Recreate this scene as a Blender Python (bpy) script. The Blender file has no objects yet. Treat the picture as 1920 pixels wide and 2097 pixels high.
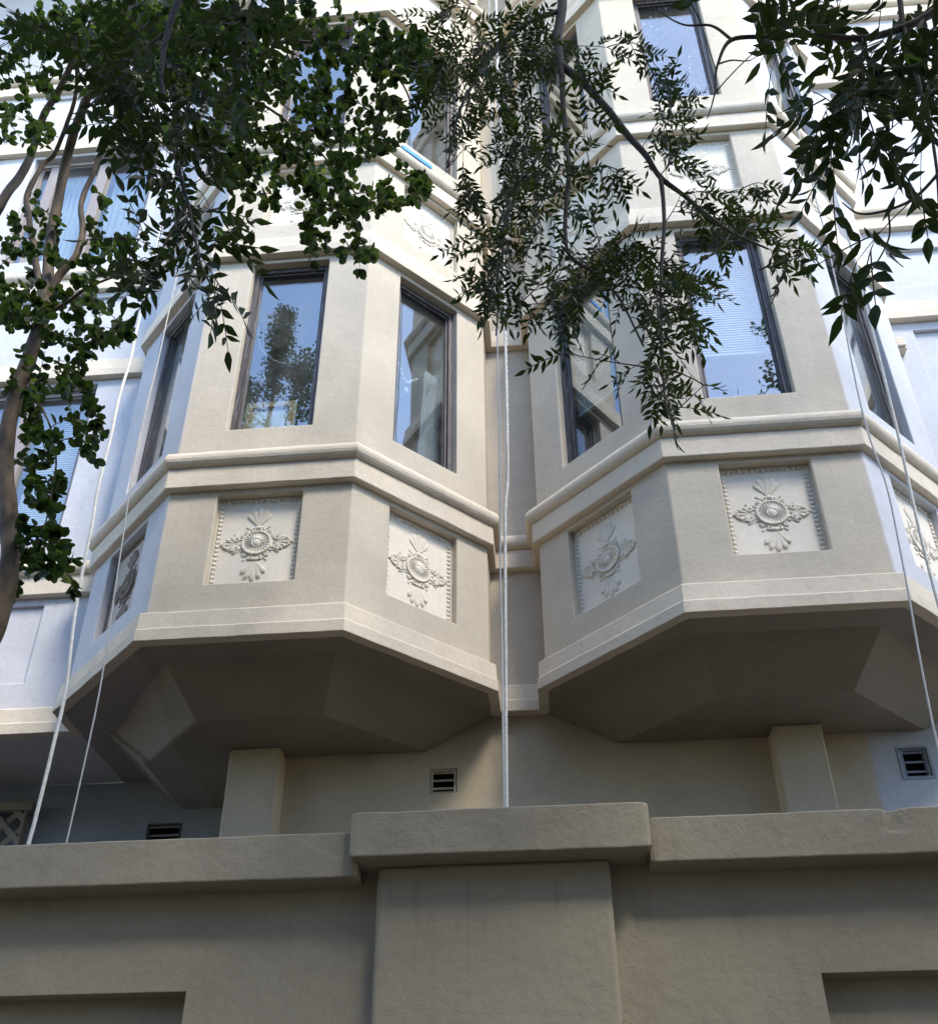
import bpy, math, random
from mathutils import Vector, Matrix, noise
random.seed(11)
R = math.radians
scene = bpy.context.scene
COL = scene.collection

# ------------------------------------------------------------------ camera, world, sun
EYE = 1.6                                   # camera height above the pavement
YAW, PITCH, ROLL = -0.0819, 0.5524, -0.0063
FPX, CX, CY, IW, IH = 2053.8, 960.0, 1358.9, 1920.0, 2097.0
cyw, syw, cp, sp = math.cos(YAW), math.sin(YAW), math.cos(PITCH), math.sin(PITCH)
FWD = Vector((syw*cp, cyw*cp, sp)); _r = Vector((cyw, -syw, 0)); _u = _r.cross(FWD)
RGT = _r*math.cos(ROLL) + _u*math.sin(ROLL); UPV = _u*math.cos(ROLL) - _r*math.sin(ROLL)
cam = bpy.data.cameras.new('camera'); camo = bpy.data.objects.new('camera', cam); COL.objects.link(camo)
camo.matrix_world = Matrix(((RGT.x, UPV.x, -FWD.x, 0), (RGT.y, UPV.y, -FWD.y, 0), (RGT.z, UPV.z, -FWD.z, EYE), (0, 0, 0, 1)))
cam.sensor_fit = 'VERTICAL'; cam.sensor_height = 24; cam.lens = 24*FPX/IH
cam.shift_y = (CY - IH/2)/IH; cam.clip_end = 600; cam.clip_start = 0.05
scene.camera = camo

SUN_EL, SUN_AZ = R(52), R(138)              # azimuth clockwise from +Y: veiled sun high over the street, to the right
w = bpy.data.worlds.new('World'); scene.world = w; w.use_nodes = True
nt = w.node_tree; sky = nt.nodes.new('ShaderNodeTexSky'); sky.sky_type = 'NISHITA'; sky.sun_disc = False
sky.sun_elevation = SUN_EL; sky.sun_rotation = SUN_AZ; sky.air_density = 1.0; sky.dust_density = .25; sky.ozone_density = 1.0
nt.links.new(sky.outputs[0], nt.nodes['Background'].inputs[0]); nt.nodes['Background'].inputs[1].default_value = 0.15
sl = bpy.data.lights.new('sun', 'SUN'); so = bpy.data.objects.new('sun', sl); COL.objects.link(so)
sl.energy = 1.5; sl.angle = R(14); sl.color = (1, .92, .79)
sd = Vector((math.sin(SUN_AZ)*math.cos(SUN_EL), math.cos(SUN_AZ)*math.cos(SUN_EL), math.sin(SUN_EL)))
so.rotation_euler = sd.to_track_quat('Z', 'Y').to_euler(); so.location = (0, 0, 30)
scene.view_settings.view_transform = 'Standard'; scene.view_settings.look = 'None'
scene.view_settings.exposure = 2.0; scene.view_settings.gamma = 1
scene.cycles.max_bounces = 8; scene.cycles.transparent_max_bounces = 16
scene.cycles.caustics_reflective = False; scene.cycles.caustics_refractive = False

def at(u, v, Y):
    """a measured spot of the photograph (source pixels) at real depth Y in front of the camera"""
    d = FWD + RGT*((u-CX)/FPX) - UPV*((v-CY)/FPX)
    p = d*(Y/d.y); p.z += EYE
    return p
def atd(x, y, Y): return at(x*1.0401, y*1.0401, Y)

# ------------------------------------------------------------------ materials
def new_mat(name):
    m = bpy.data.materials.new(name); m.use_nodes = True; n = m.node_tree
    return m, n, n.nodes['Principled BSDF'], n.nodes, n.links
def mixc(N, L, f, a, b, mode='MIX'):
    x = N.new('ShaderNodeMix'); x.data_type = 'RGBA'; x.blend_type = mode
    for sk, val in ((x.inputs[0], f), (x.inputs[6], a), (x.inputs[7], b)):
        if hasattr(val, 'links'): L.new(val, sk)
        else: sk.default_value = val if not isinstance(val, tuple) else (*val, 1)
    return x.outputs[2]
def nz(N, L, vec, scale, detail=4, rough=.55):
    t = N.new('ShaderNodeTexNoise'); t.inputs['Scale'].default_value = scale; t.inputs['Detail'].default_value = detail
    t.inputs['Roughness'].default_value = rough; L.new(vec, t.inputs['Vector']); return t.outputs[0]
def mrange(N, L, val, a, b, c=0., d=1.):
    t = N.new('ShaderNodeMapRange'); L.new(val, t.inputs[0])
    for i, x in enumerate((a, b, c, d)): t.inputs[i+1].default_value = x
    return t.outputs[0]
def mth(N, L, op, a, b=None):
    t = N.new('ShaderNodeMath'); t.operation = op
    for i, x in enumerate((a, b)):
        if x is None: continue
        if hasattr(x, 'links'): L.new(x, t.inputs[i])
        else: t.inputs[i].default_value = x
    return t.outputs[0]
XL, XR, BA, BB, BC = -1.563, 1.309, .542, .73, .681
YF = 4.32; YS = YF + BC; YW = 5.27; TH = math.atan2(BC, BB)
def stucco(name, col, blue=None, bump=.25, grain=220., stain=.5, dark=(.20, .17, .14), cracks=False, ledges=(), streak=0.):
    m, n, b, N, L = new_mat(name)
    g = N.new('ShaderNodeNewGeometry'); pos = g.outputs['Position']
    base = col
    if blue:                                # neighbours' paint starts at the outer corners of the two bays
        s = N.new('ShaderNodeSeparateXYZ'); L.new(pos, s.inputs[0])
        wob = mth(N, L, 'MULTIPLY', mth(N, L, 'SUBTRACT', nz(N, L, pos, 5, 3), .5), .03)
        xx = mth(N, L, 'ADD', s.outputs[0], wob)
        l = mrange(N, L, xx, XL-BA-.012, XL-BA+.018, 1, 0); r_ = mrange(N, L, xx, XR+BA-.018, XR+BA+.012, 0, 1)
        base = mixc(N, L, mth(N, L, 'MAXIMUM', l, r_), col, blue)
    v1 = mrange(N, L, nz(N, L, pos, 2.3, 5), .3, .7, .90, 1.07)
    v2 = mrange(N, L, nz(N, L, pos, 38, 3), .3, .7, .96, 1.04)
    tone = mth(N, L, 'MULTIPLY', v1, v2)
    cc = N.new('ShaderNodeCombineColor')
    for i in range(3): L.new(tone, cc.inputs[i])
    c = mixc(N, L, 1., base, cc.outputs[0], 'MULTIPLY')
    mp = N.new('ShaderNodeMapping'); mp.inputs['Scale'].default_value = (7, 7, 1.1); L.new(pos, mp.inputs[0])
    st = mth(N, L, 'MULTIPLY', mrange(N, L, nz(N, L, mp.outputs[0], 1.4, 6, .65), .56, .80), stain)
    c = mixc(N, L, mth(N, L, 'MULTIPLY', st, .55), c, dark)
    if ledges:                              # rain streaks that run down from the ledges
        sz = N.new('ShaderNodeSeparateXYZ'); L.new(pos, sz.inputs[0]); fade = None
        for z0, per, reach in ledges:
            fr_ = mth(N, L, 'FRACT', mth(N, L, 'DIVIDE', mth(N, L, 'SUBTRACT', sz.outputs[2], z0+EYE), per))
            f = mrange(N, L, fr_, 1-reach/per, 1, 0, 1); fade = f if fade is None else mth(N, L, 'MAXIMUM', fade, f)
        ms = N.new('ShaderNodeMapping'); ms.inputs['Scale'].default_value = (26, 26, .7); L.new(pos, ms.inputs[0])
        sk = mth(N, L, 'MULTIPLY', mrange(N, L, nz(N, L, ms.outputs[0], 1., 5, .6), .52, .72), mrange(N, L, nz(N, L, pos, 1.1, 3), .42, .60))
        c = mixc(N, L, mth(N, L, 'MULTIPLY', mth(N, L, 'MULTIPLY', sk, mth(N, L, 'POWER', fade, 1.6)), streak), c, dark)
    if cracks:
        dv = N.new('ShaderNodeVectorMath'); dv.operation = 'MULTIPLY_ADD'; nn = N.new('ShaderNodeTexNoise'); nn.inputs['Scale'].default_value = 5; nn.inputs['Detail'].default_value = 6
        L.new(pos, nn.inputs['Vector']); L.new(nn.outputs['Color'], dv.inputs[0]); dv.inputs[1].default_value = (.22, .22, .22); L.new(pos, dv.inputs[2])
        vc = N.new('ShaderNodeTexVoronoi'); vc.feature = 'DISTANCE_TO_EDGE'; vc.inputs['Scale'].default_value = 1.5; L.new(dv.outputs[0], vc.inputs['Vector'])
        ck = mth(N, L, 'MULTIPLY', mrange(N, L, vc.outputs['Distance'], .0, .006, 1, 0), mrange(N, L, nz(N, L, pos, 1.9, 2), .54, .60))
        c = mixc(N, L, mth(N, L, 'MULTIPLY', ck, .45), c, (.08, .07, .055))
    L.new(c, b.inputs['Base Color']); b.inputs['Roughness'].default_value = .82; b.inputs['Specular IOR Level'].default_value = .25
    h1 = nz(N, L, pos, grain, 3, .6); h2 = nz(N, L, pos, grain*.22, 4, .6); h3 = nz(N, L, pos, 9, 3)
    vor = N.new('ShaderNodeTexVoronoi'); vor.inputs['Scale'].default_value = grain*.33; L.new(pos, vor.inputs['Vector'])
    pim = mrange(N, L, vor.outputs['Distance'], .0, .16, 1, 0)
    pick = mrange(N, L, nz(N, L, pos, grain*.12, 2), .56, .62)
    h = mth(N, L, 'ADD', mth(N, L, 'MULTIPLY', h1, .35), mth(N, L, 'ADD', mth(N, L, 'MULTIPLY', h2, .65), mth(N, L, 'MULTIPLY', h3, 1.6)))
    h = mth(N, L, 'ADD', h, mth(N, L, 'MULTIPLY', mth(N, L, 'MULTIPLY', pim, pick), .6))
    bp = N.new('ShaderNodeBump'); bp.inputs['Strength'].default_value = bump; bp.inputs['Distance'].default_value = .012
    L.new(h, bp.inputs['Height']); L.new(bp.outputs[0], b.inputs['Normal'])
    return m
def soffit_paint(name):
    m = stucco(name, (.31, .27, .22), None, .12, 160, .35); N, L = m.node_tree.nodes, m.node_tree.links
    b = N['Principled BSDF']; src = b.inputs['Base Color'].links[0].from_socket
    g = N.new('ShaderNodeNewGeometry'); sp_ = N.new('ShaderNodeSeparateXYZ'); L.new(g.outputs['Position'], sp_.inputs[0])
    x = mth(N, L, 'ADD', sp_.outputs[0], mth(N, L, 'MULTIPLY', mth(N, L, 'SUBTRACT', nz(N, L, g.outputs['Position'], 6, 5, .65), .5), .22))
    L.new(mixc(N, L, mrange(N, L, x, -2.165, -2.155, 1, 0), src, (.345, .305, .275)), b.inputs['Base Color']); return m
def wood(name, col, pale, amt=.5):
    m, n, b, N, L = new_mat(name)
    g = N.new('ShaderNodeNewGeometry'); pos = g.outputs['Position']
    mp = N.new('ShaderNodeMapping'); mp.inputs['Scale'].default_value = (60, 60, 3.5); L.new(pos, mp.inputs[0])
    a = nz(N, L, mp.outputs[0], 1.5, 6, .7); c = mixc(N, L, mth(N, L, 'MULTIPLY', mrange(N, L, a, .52, .74), amt), col, pale)
    L.new(c, b.inputs['Base Color']); b.inputs['Roughness'].default_value = .6
    bp = N.new('ShaderNodeBump'); bp.inputs['Strength'].default_value = .3; bp.inputs['Distance'].default_value = .003
    L.new(a, bp.inputs['Height']); L.new(bp.outputs[0], b.inputs['Normal']); return m
def glass(name, flecks=False, ior=.16):
    m, n, b, N, L = new_mat(name); N.remove(b)
    g = N.new('ShaderNodeNewGeometry')
    tr = N.new('ShaderNodeBsdfTransparent'); tr.inputs[0].default_value = (.86, .90, .90, 1)
    gl = N.new('ShaderNodeBsdfGlossy'); gl.inputs['Roughness'].default_value = .0; gl.inputs[0].default_value = (.97, .98, 1, 1)
    lw = N.new('ShaderNodeLayerWeight'); lw.inputs[0].default_value = .5; fr = N.new('ShaderNodeMath'); fr.operation = 'MULTIPLY_ADD'; L.new(mth(N, L, 'POWER', lw.outputs['Facing'], 5.0), fr.inputs[0]); fr.inputs[1].default_value = 1-ior; fr.inputs[2].default_value = ior
    bp = N.new('ShaderNodeBump'); bp.inputs['Strength'].default_value = .05; bp.inputs['Distance'].default_value = .02
    L.new(nz(N, L, g.outputs['Position'], 2.2, 1), bp.inputs['Height']); L.new(bp.outputs[0], gl.inputs['Normal'])
    mx = N.new('ShaderNodeMixShader'); L.new(fr.outputs[0], mx.inputs[0]); L.new(tr.outputs[0], mx.inputs[1]); L.new(gl.outputs[0], mx.inputs[2])
    # a film of dust
    df = N.new('ShaderNodeBsdfDiffuse'); df.inputs[0].default_value = (.6, .6, .58, 1)
    d = mrange(N, L, nz(N, L, g.outputs['Position'], 3.0, 6, .65), .45, .8, .01, .10)
    if flecks:
        mp = N.new('ShaderNodeMapping'); mp.inputs['Scale'].default_value = (42, 42, 17); mp.inputs['Rotation'].default_value = (0, .35, 0); L.new(g.outputs['Position'], mp.inputs[0])
        v = mrange(N, L, nz(N, L, mp.outputs[0], 1, 3, .7), .60, .66, 0, .75); v2 = mrange(N, L, nz(N, L, g.outputs['Position'], 2.5, 2), .42, .6)
        d = mth(N, L, 'MAXIMUM', d, mth(N, L, 'MULTIPLY', v, v2)); df.inputs[0].default_value = (.8, .82, .85, 1)
    m2 = N.new('ShaderNodeMixShader'); L.new(d, m2.inputs[0]); L.new(mx.outputs[0], m2.inputs[1]); L.new(df.outputs[0], m2.inputs[2])
    L.new(m2.outputs[0], N['Material Output'].inputs[0]); return m
def plain(name, col, rough=.7, var=.1, scale=8., spec=.3):
    m, n, b, N, L = new_mat(name)
    g = N.new('ShaderNodeNewGeometry'); v = mrange(N, L, nz(N, L, g.outputs['Position'], scale, 5), .3, .7, 1-var, 1+var)
    cc = N.new('ShaderNodeCombineColor')
    for i in range(3): L.new(v, cc.inputs[i])
    L.new(mixc(N, L, 1., col, cc.outputs[0], 'MULTIPLY'), b.inputs['Base Color'])
    b.inputs['Roughness'].default_value = rough; b.inputs['Specular IOR Level'].default_value = spec; return m
def leafmat(name, dark, mid, young, yf=.04, trans=.35):
    m, n, b, N, L = new_mat(name)
    g = N.new('ShaderNodeNewGeometry'); rnd = g.outputs['Random Per Island']
    c = mixc(N, L, rnd, dark, mid)
    c = mixc(N, L, mrange(N, L, rnd, 1-yf, 1-yf+.005), c, young)
    L.new(c, b.inputs['Base Color']); b.inputs['Roughness'].default_value = .5; b.inputs['Specular IOR Level'].default_value = .22
    tl = N.new('ShaderNodeBsdfTranslucent'); L.new(mixc(N, L, .5, c, (.10, .17, .02)), tl.inputs[0])
    mx = N.new('ShaderNodeMixShader'); mx.inputs[0].default_value = trans
    L.new(b.outputs[0], mx.inputs[1]); L.new(tl.outputs[0], mx.inputs[2]); L.new(mx.outputs[0], N['Material Output'].inputs[0]); return m
def bark(name, a_, b_, sc=(14, 14, 4)):
    m, n, b, N, L = new_mat(name)
    g = N.new('ShaderNodeNewGeometry'); mp = N.new('ShaderNodeMapping'); mp.inputs['Scale'].default_value = sc; L.new(g.outputs['Position'], mp.inputs[0])
    f = nz(N, L, mp.outputs[0], 1.2, 6, .6); L.new(mixc(N, L, mrange(N, L, f, .38, .62), a_, b_), b.inputs['Base Color'])
    b.inputs['Roughness'].default_value = .8; bp = N.new('ShaderNodeBump'); bp.inputs['Strength'].default_value = .5; bp.inputs['Distance'].default_value = .006
    L.new(nz(N, L, mp.outputs[0], 5, 5), bp.inputs['Height']); L.new(bp.outputs[0], b.inputs['Normal']); return m

HS = 3.16
CREAM, BLUE = (.57, .50, .40), (.56, .56, .585)
M = {}
M['wall'] = stucco('wall_stucco', CREAM, BLUE, .22, 200, .22, ledges=((2.883, HS, .55), (3.944, HS, .35)), streak=.34)
M['trim'] = stucco('trim_stucco', (.69, .60, .48), None, .24, 190, .35)
M['panel'] = stucco('panel_plaster', (.80, .73, .62), None, .08, 200, .15)
M['orn'] = stucco('ornament_plaster', (.77, .70, .59), None, .1, 300, .4, (.20, .16, .12))
M['darkpanel'] = stucco('dark_panel_plaster', (.50, .43, .37), None, .08, 200, .5); M['darkorn'] = stucco('dark_ornament_plaster', (.24, .19, .15), None, .1, 300, .8, (.09, .07, .05))  # brown plaster tones for the lowest outer panel of the left bay
M['soffit'] = soffit_paint('soffit_stucco')
M['lowwall'] = stucco('lower_wall_stucco', (.60, .50, .36), BLUE, .2, 160, .3)
M['bluewall'] = stucco('blue_wall_stucco', (.36, .40, .46), None, .2, 160, .3)
M['parapet'] = stucco('retaining_wall_stucco', (.375, .325, .245), None, .34, 170, .45, ledges=((1.033, 99., .55),), streak=.5)
M['frame'] = wood('weathered_frame_wood', (.065, .054, .056), (.46, .42, .41), .6)
M['taupe'] = wood('taupe_frame_wood', (.30, .26, .25), (.5, .46, .44), .5)
M['glass'] = glass('window_glass'); M['fleck'] = glass('flecked_window_glass', True)
M['inner'] = plain('interior_paint', (.45, .43, .40), .9)
M['blind'] = plain('white_blind', (.80, .82, .82), .5)
M['curtain'] = plain('pale_curtain', (.52, .56, .60), .9, .12, 5)
M['black'] = plain('dark_void', (.015, .014, .013), .9)
M['rope'] = plain('white_rope', (.80, .78, .72), .85, .15, 40)
M['wire'] = plain('grey_cord', (.5, .49, .47), .7, .1, 30)
M['tape'] = plain('blue_tape', (.03, .27, .75), .5, .05)
M['lattice'] = plain('lattice_paint', (.40, .36, .31), .8, .1)
M['pave'] = plain('pavement_concrete', (.11, .10, .085), .9, .2, 3); M['asph'] = plain('asphalt', (.05, .05, .052), .9, .25, 6)
M['soil'] = plain('terrace_soil', (.05, .042, .034), .95, .3, 5)
M['woodp'] = wood('pine_stretcher', (.55, .36, .16), (.68, .5, .28), .6); M['canvas'] = plain('canvas_back', (.66, .65, .55), .9)
M['crystal'] = plain('glass_bead', (.85, .88, .9), .15, .02, 8, .8)
M['brickred'] = stucco('opposite_house_stucco', (.20, .15, .11), None, .2, 100, .3); M['roof'] = plain('roof_felt', (.08, .08, .08), .9)
M['metal'] = plain('vent_metal', (.10, .09, .085), .6)
M['myrtle'] = leafmat('myrtle_leaf', (.008, .016, .006), (.021, .041, .012), (.15, .20, .03), .03, .4)
M['ash'] = leafmat('ash_leaf', (.006, .010, .005), (.017, .028, .010), (.15, .24, .05), .012, .25)
M['ashnear'] = leafmat('near_leaf', (.006, .011, .006), (.015, .024, .010), (.15, .24, .05), .01, .25)
M['mbark'] = bark('myrtle_bark', (.045, .030, .018), (.135, .095, .058)); M['abark'] = bark('ash_bark', (.035, .028, .024), (.075, .062, .05), (40, 40, 18))

# ------------------------------------------------------------------ mesh helpers
WLOC = {}
def tag(o, label=None, cat=None, group=None, kind=None):
    for k, v in (('label', label), ('category', cat), ('group', group), ('kind', kind)):
        if v: o[k] = v
    return o
def empty(name, loc):
    o = bpy.data.objects.new(name, None); COL.objects.link(o); o.location = loc; WLOC[o.name] = Vector(loc); o.empty_display_size = .2
    return o
class MB:
    def __init__(s): s.v = []; s.f = []
    def quad(s, *p):
        i = len(s.v); s.v += [Vector(q) for q in p]; s.f.append(tuple(range(i, i+len(p))))
    def box(s, x0, x1, y0, y1, z0, z1, fr=None):
        c = [Vector((x, y, z)) for z in (z0, z1) for y in (y0, y1) for x in (x0, x1)]
        if fr: c = [fr @ q for q in c]
        i = len(s.v); s.v += c
        s.f += [tuple(i+k for k in q) for q in ((0, 2, 3, 1), (4, 5, 7, 6), (0, 1, 5, 4), (2, 6, 7, 3), (0, 4, 6, 2), (1, 3, 7, 5))]
    def prism(s, poly, z0, z1):
        n = len(poly); i = len(s.v)
        s.v += [Vector((x, y, z0)) for x, y in poly] + [Vector((x, y, z1)) for x, y in poly]
        s.f.append(tuple(i+k for k in reversed(range(n)))); s.f.append(tuple(i+n+k for k in range(n)))
        for k in range(n): j = (k+1) % n; s.f.append((i+k, i+j, i+n+j, i+n+k))
    def tube(s, pts, rad, seg=8, cap=True):
        pts = [Vector(p) for p in pts]; n = len(pts)
        if not hasattr(rad, '__len__'): rad = [rad]*n
        i0 = len(s.v); a = None
        for k, p in enumerate(pts):
            t = (pts[min(k+1, n-1)] - pts[max(k-1, 0)])
            t = t.normalized() if t.length > 1e-9 else Vector((0, 0, 1))
            if a is None: a = t.orthogonal().normalized()
            else:
                a = a - t*a.dot(t); a = a.normalized() if a.length > 1e-6 else t.orthogonal().normalized()
            b = t.cross(a)
            for j in range(seg):
                an = 2*math.pi*j/seg; s.v.append(p + (a*math.cos(an) + b*math.sin(an))*rad[k])
        for k in range(n-1):
            for j in range(seg):
                j2 = (j+1) % seg; q = i0+k*seg; s.f.append((q+j, q+j2, q+seg+j2, q+seg+j))
        if cap: s.f.append(tuple(i0+j for j in reversed(range(seg)))); s.f.append(tuple(i0+(n-1)*seg+j for j in range(seg)))
    def sphere(s, c, r, u=8, v=6, sc=(1, 1, 1), fr=None):
        i = len(s.v); c = Vector(c); 
        for a in range(v+1):
            ph = math.pi*a/v
            for b in range(u):
                th = 2*math.pi*b/u; q = Vector((math.sin(ph)*math.cos(th)*sc[0], math.sin(ph)*math.sin(th)*sc[1], math.cos(ph)*sc[2]))*r
                s.v.append(c + (fr @ q if fr else q))
        for a in range(v):
            for b in range(u): b2 = (b+1) % u; s.f.append((i+a*u+b, i+a*u+b2, i+(a+1)*u+b2, i+(a+1)*u+b))
    def sweep(s, path, prof, wob=0., step=.05, closed_prof=True):
        """profile (e outward, z) swept along a 2D path (outward = right-hand side) with mitred corners"""
        P = [Vector((x, y)) for x, y in path]; n = len(P)
        nr = []
        for k in range(n-1):
            t = (P[k+1]-P[k]).normalized(); nr.append(Vector((t.y, -t.x)))
        st = []
        for k in range(n):
            if k == 0: m = nr[0]
            elif k == n-1: m = nr[-1]
            else:
                m = nr[k-1]+nr[k]; m = m*(1/(m.dot(nr[k])))
            st.append((P[k], m))
            if k < n-1:
                q = max(1, int((P[k+1]-P[k]).length/step))
                for j in range(1, q): st.append((P[k].lerp(P[k+1], j/q), nr[k]))
        i0 = len(s.v); c = len(prof)
        for p, m in st:
            for e, z in prof:
                q = p + m*e; d = Vector((q.x, q.y, z))
                if wob: 
                    nv = noise.noise_vector(d*9.0)*.6 + noise.noise_vector(d*28.0)*.4
                    d += Vector((nv.x*m.x, nv.x*m.y, nv.z))*wob
                s.v.append(d)
        for k in range(len(st)-1):
            for j in range(c):
                j2 = (j+1) % c; a = i0+k*c; s.f.append((a+j, a+c+j, a+c+j2, a+j2))
        s.f.append(tuple(i0+j for j in range(c))); s.f.append(tuple(i0+(len(st)-1)*c+j for j in reversed(range(c))))
    def mesh(s, name, loc, merge=False):
        me = bpy.data.meshes.new(name); me.from_pydata([tuple(q-loc) for q in s.v], [], s.f)
        if merge:
            import bmesh
            bm = bmesh.new(); bm.from_mesh(me); bmesh.ops.remove_doubles(bm, verts=bm.verts, dist=1e-4); bmesh.ops.recalc_face_normals(bm, faces=bm.faces); bm.to_mesh(me); bm.free()
        me.update(); return me
    def build(s, name, mat, parent=None, bevel=0., smooth=False, merge=False, loc=None, seg=2):
        if loc is None:
            xs = [q.x for q in s.v]; ys = [q.y for q in s.v]; zs = [q.z for q in s.v]
            loc = Vector(((min(xs)+max(xs))/2, (min(ys)+max(ys))/2, min(zs)))
        loc = Vector(loc); me = s.mesh(name, loc, merge or bevel > 0)
        me.materials.append(mat)
        if smooth: me.polygons.foreach_set('use_smooth', [True]*len(me.polygons))
        o = bpy.data.objects.new(name, me); COL.objects.link(o); WLOC[o.name] = loc
        if parent: o.parent = parent; o.location = loc - WLOC[parent.name]
        else: o.location = loc
        if bevel:
            b = o.modifiers.new('bevel', 'BEVEL'); b.width = bevel; b.segments = seg; b.limit_method = 'ANGLE'; b.angle_limit = R(38)
            b.use_clamp_overlap = True
        return o
def Z(z): return z + EYE                    # heights measured from eye level
def face_mat(O, t, nrm):                    # local (u, outward, z) -> world
    return Matrix(((t.x, nrm.x, 0, O.x), (t.y, nrm.y, 0, O.y), (0, 0, 1, O.z), (0, 0, 0, 1)))
def holed_wall(mb, F, u0, u1, z0, z1, holes):
    """wall face in the plane w = 0 of frame F with openings (u0,u1,z0,z1,depth)"""
    us = sorted({u0, u1, *[h[0] for h in holes], *[h[1] for h in holes]}); zs = sorted({z0, z1, *[h[2] for h in holes], *[h[3] for h in holes]})
    for i in range(len(us)-1):
        for j in range(len(zs)-1):
            cu, cz = (us[i]+us[i+1])/2, (zs[j]+zs[j+1])/2
            if any(h[0] < cu < h[1] and h[2] < cz < h[3] for h in holes): continue
            mb.quad(*[F @ Vector(q) for q in ((us[i], 0, zs[j]), (us[i+1], 0, zs[j]), (us[i+1], 0, zs[j+1]), (us[i], 0, zs[j+1]))])
    for a, b, c, d, dep in holes:
        ua = sorted([a, b]+[u for u in us if a < u < b]); za = sorted([c, d]+[z for z in zs if c < z < d])
        for k in range(len(ua)-1):
            for zz in (c, d): mb.quad(*[F @ Vector(q) for q in ((ua[k], 0, zz), (ua[k+1], 0, zz), (ua[k+1], -dep, zz), (ua[k], -dep, zz))])
        for k in range(len(za)-1):
            for uu in (a, b): mb.quad(*[F @ Vector(q) for q in ((uu, 0, za[k]), (uu, 0, za[k+1]), (uu, -dep, za[k+1]), (uu, -dep, za[k]))])

# ------------------------------------------------------------------ ground
def ground(name, x0, x1, y0, y1, z, mat):
    m = MB(); m.quad((x0, y0, z), (x1, y0, z), (x1, y1, z), (x0, y1, z)); return tag(m.build(name, mat), kind='structure')
ground('ground', -150, 150, -150, 150, -.15, M['soil'])
ground('road', -60, 60, -9.5, -2.2, -.13, M['asph'])
m = MB(); m.box(-60, 60, -2.2, 2.95, -.14, 0); tag(m.build('pavement', M['pave'], bevel=.015), kind='structure')
m = MB(); m.box(-60, 60, -13.5, -9.5, -.14, 0); tag(m.build('far_pavement', M['pave'], bevel=.015), kind='structure')
m = MB(); m.box(-20, 20, 3.14, 6.3, -.12, Z(.55)); tag(m.build('terrace', M['soil']), kind='structure')

# ------------------------------------------------------------------ the building
HS = 3.16
ZTOP = 13.0
bld = tag(empty('apartment_building', (0, YW, 0)), 'cream and pale blue stucco apartment building with two rows of bay windows and relief panels', 'building')
P_SIDE = (.262, .757); P_FRONT = (BA-.252, BA+.252); W_FRONT = (BA-.265, BA+.265)
def bay_frames(X):
    s, c = math.sin(TH), math.cos(TH)
    # each frame: u runs left -> right seen from outside
    return [('left', face_mat(Vector((X-BA-BB, YS, 0)), Vector((c, -s, 0)), Vector((-s, -c, 0))), math.hypot(BB, BC)),
            ('front', face_mat(Vector((X-BA, YF, 0)), Vector((1, 0, 0)), Vector((0, -1, 0))), 2*BA),
            ('right', face_mat(Vector((X+BA, YF, 0)), Vector((c, s, 0)), Vector((s, -c, 0))), math.hypot(BB, BC))]
def openings(side, Lf):
    if side == 'front': return W_FRONT, P_FRONT
    if side == 'right': return (.262, .757), P_SIDE
    return (Lf-.757, Lf-.262), (Lf-P_SIDE[1], Lf-P_SIDE[0])
def ringpath(X): return [(X-BA-BB, YW), (X-BA-BB, YS), (X-BA, YF), (X+BA, YF), (X+BA+BB, YS), (X+BA+BB, YW)]
BASE = [(-.01, 2.883), (.050, 2.883), (.052, 2.955), (.043, 2.962), (.038, 3.066), (.028, 3.075), (-.01, 3.080)]
FILL = [(-.01, 3.944), (.036, 3.944), (.042, 3.952), (.042, 4.092), (-.01, 4.092)]
TORUS = [(-.01, 4.094)] + [(.034+.046*math.cos(a), 4.152+.058*math.sin(a)) for a in [R(-88+k*176/9) for k in range(10)]] + [(-.01, 4.216)]
def up(prof, k): return [(e, Z(z+HS*k)) for e, z in prof]

# rosette, modelled once: local x = along the wall, y = outward, z = up
ro = MB(); bo = MB()
def lobe(cx, cz, ang, L, W_, h, base_w=.3):
    n = 7; i0 = len(ro.v)
    d = Vector((math.sin(ang), 0, math.cos(ang))); q = Vector((math.cos(ang), 0, -math.sin(ang)))
    rows = []
    for k in range(n):
        t = k/(n-1); wd = W_*(base_w+(1-base_w)*t**1.15)*math.sqrt(max(.12, 1-max(0, (t-.72)/.28)**2*.9))
        c = Vector((cx, 0, cz)) + d*(L*t)
        hh = h*(.35+.65*t)
        rows.append([c-q*wd, c-q*wd*.55+Vector((0, hh, 0)), c+Vector((0, hh*.55, 0)), c+q*wd*.55+Vector((0, hh, 0)), c+q*wd])
    for r_ in rows: ro.v += r_
    for k in range(n-1):
        for j in range(4): a = i0+k*5+j; ro.f.append((a, a+1, a+6, a+5))
    a = i0+(n-1)*5
    tip = len(ro.v); ro.v.append(Vector((cx, 0, cz))+d*(L*1.05)); 
    for j in range(4): ro.f.append((a+j, a+j+1, tip))
def ringtube(c, r_, rt, n=24, seg=6, y=.0, start=0., end=2*math.pi, shrink=0.):
    pts = []
    for k in range(n+1):
        a = start+(end-start)*k/n; rr = r_*(1-shrink*k/n); pts.append((c[0]+rr*math.cos(a), y, c[1]+rr*math.sin(a)))
    ro.tube(pts, rt, seg)
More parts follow.
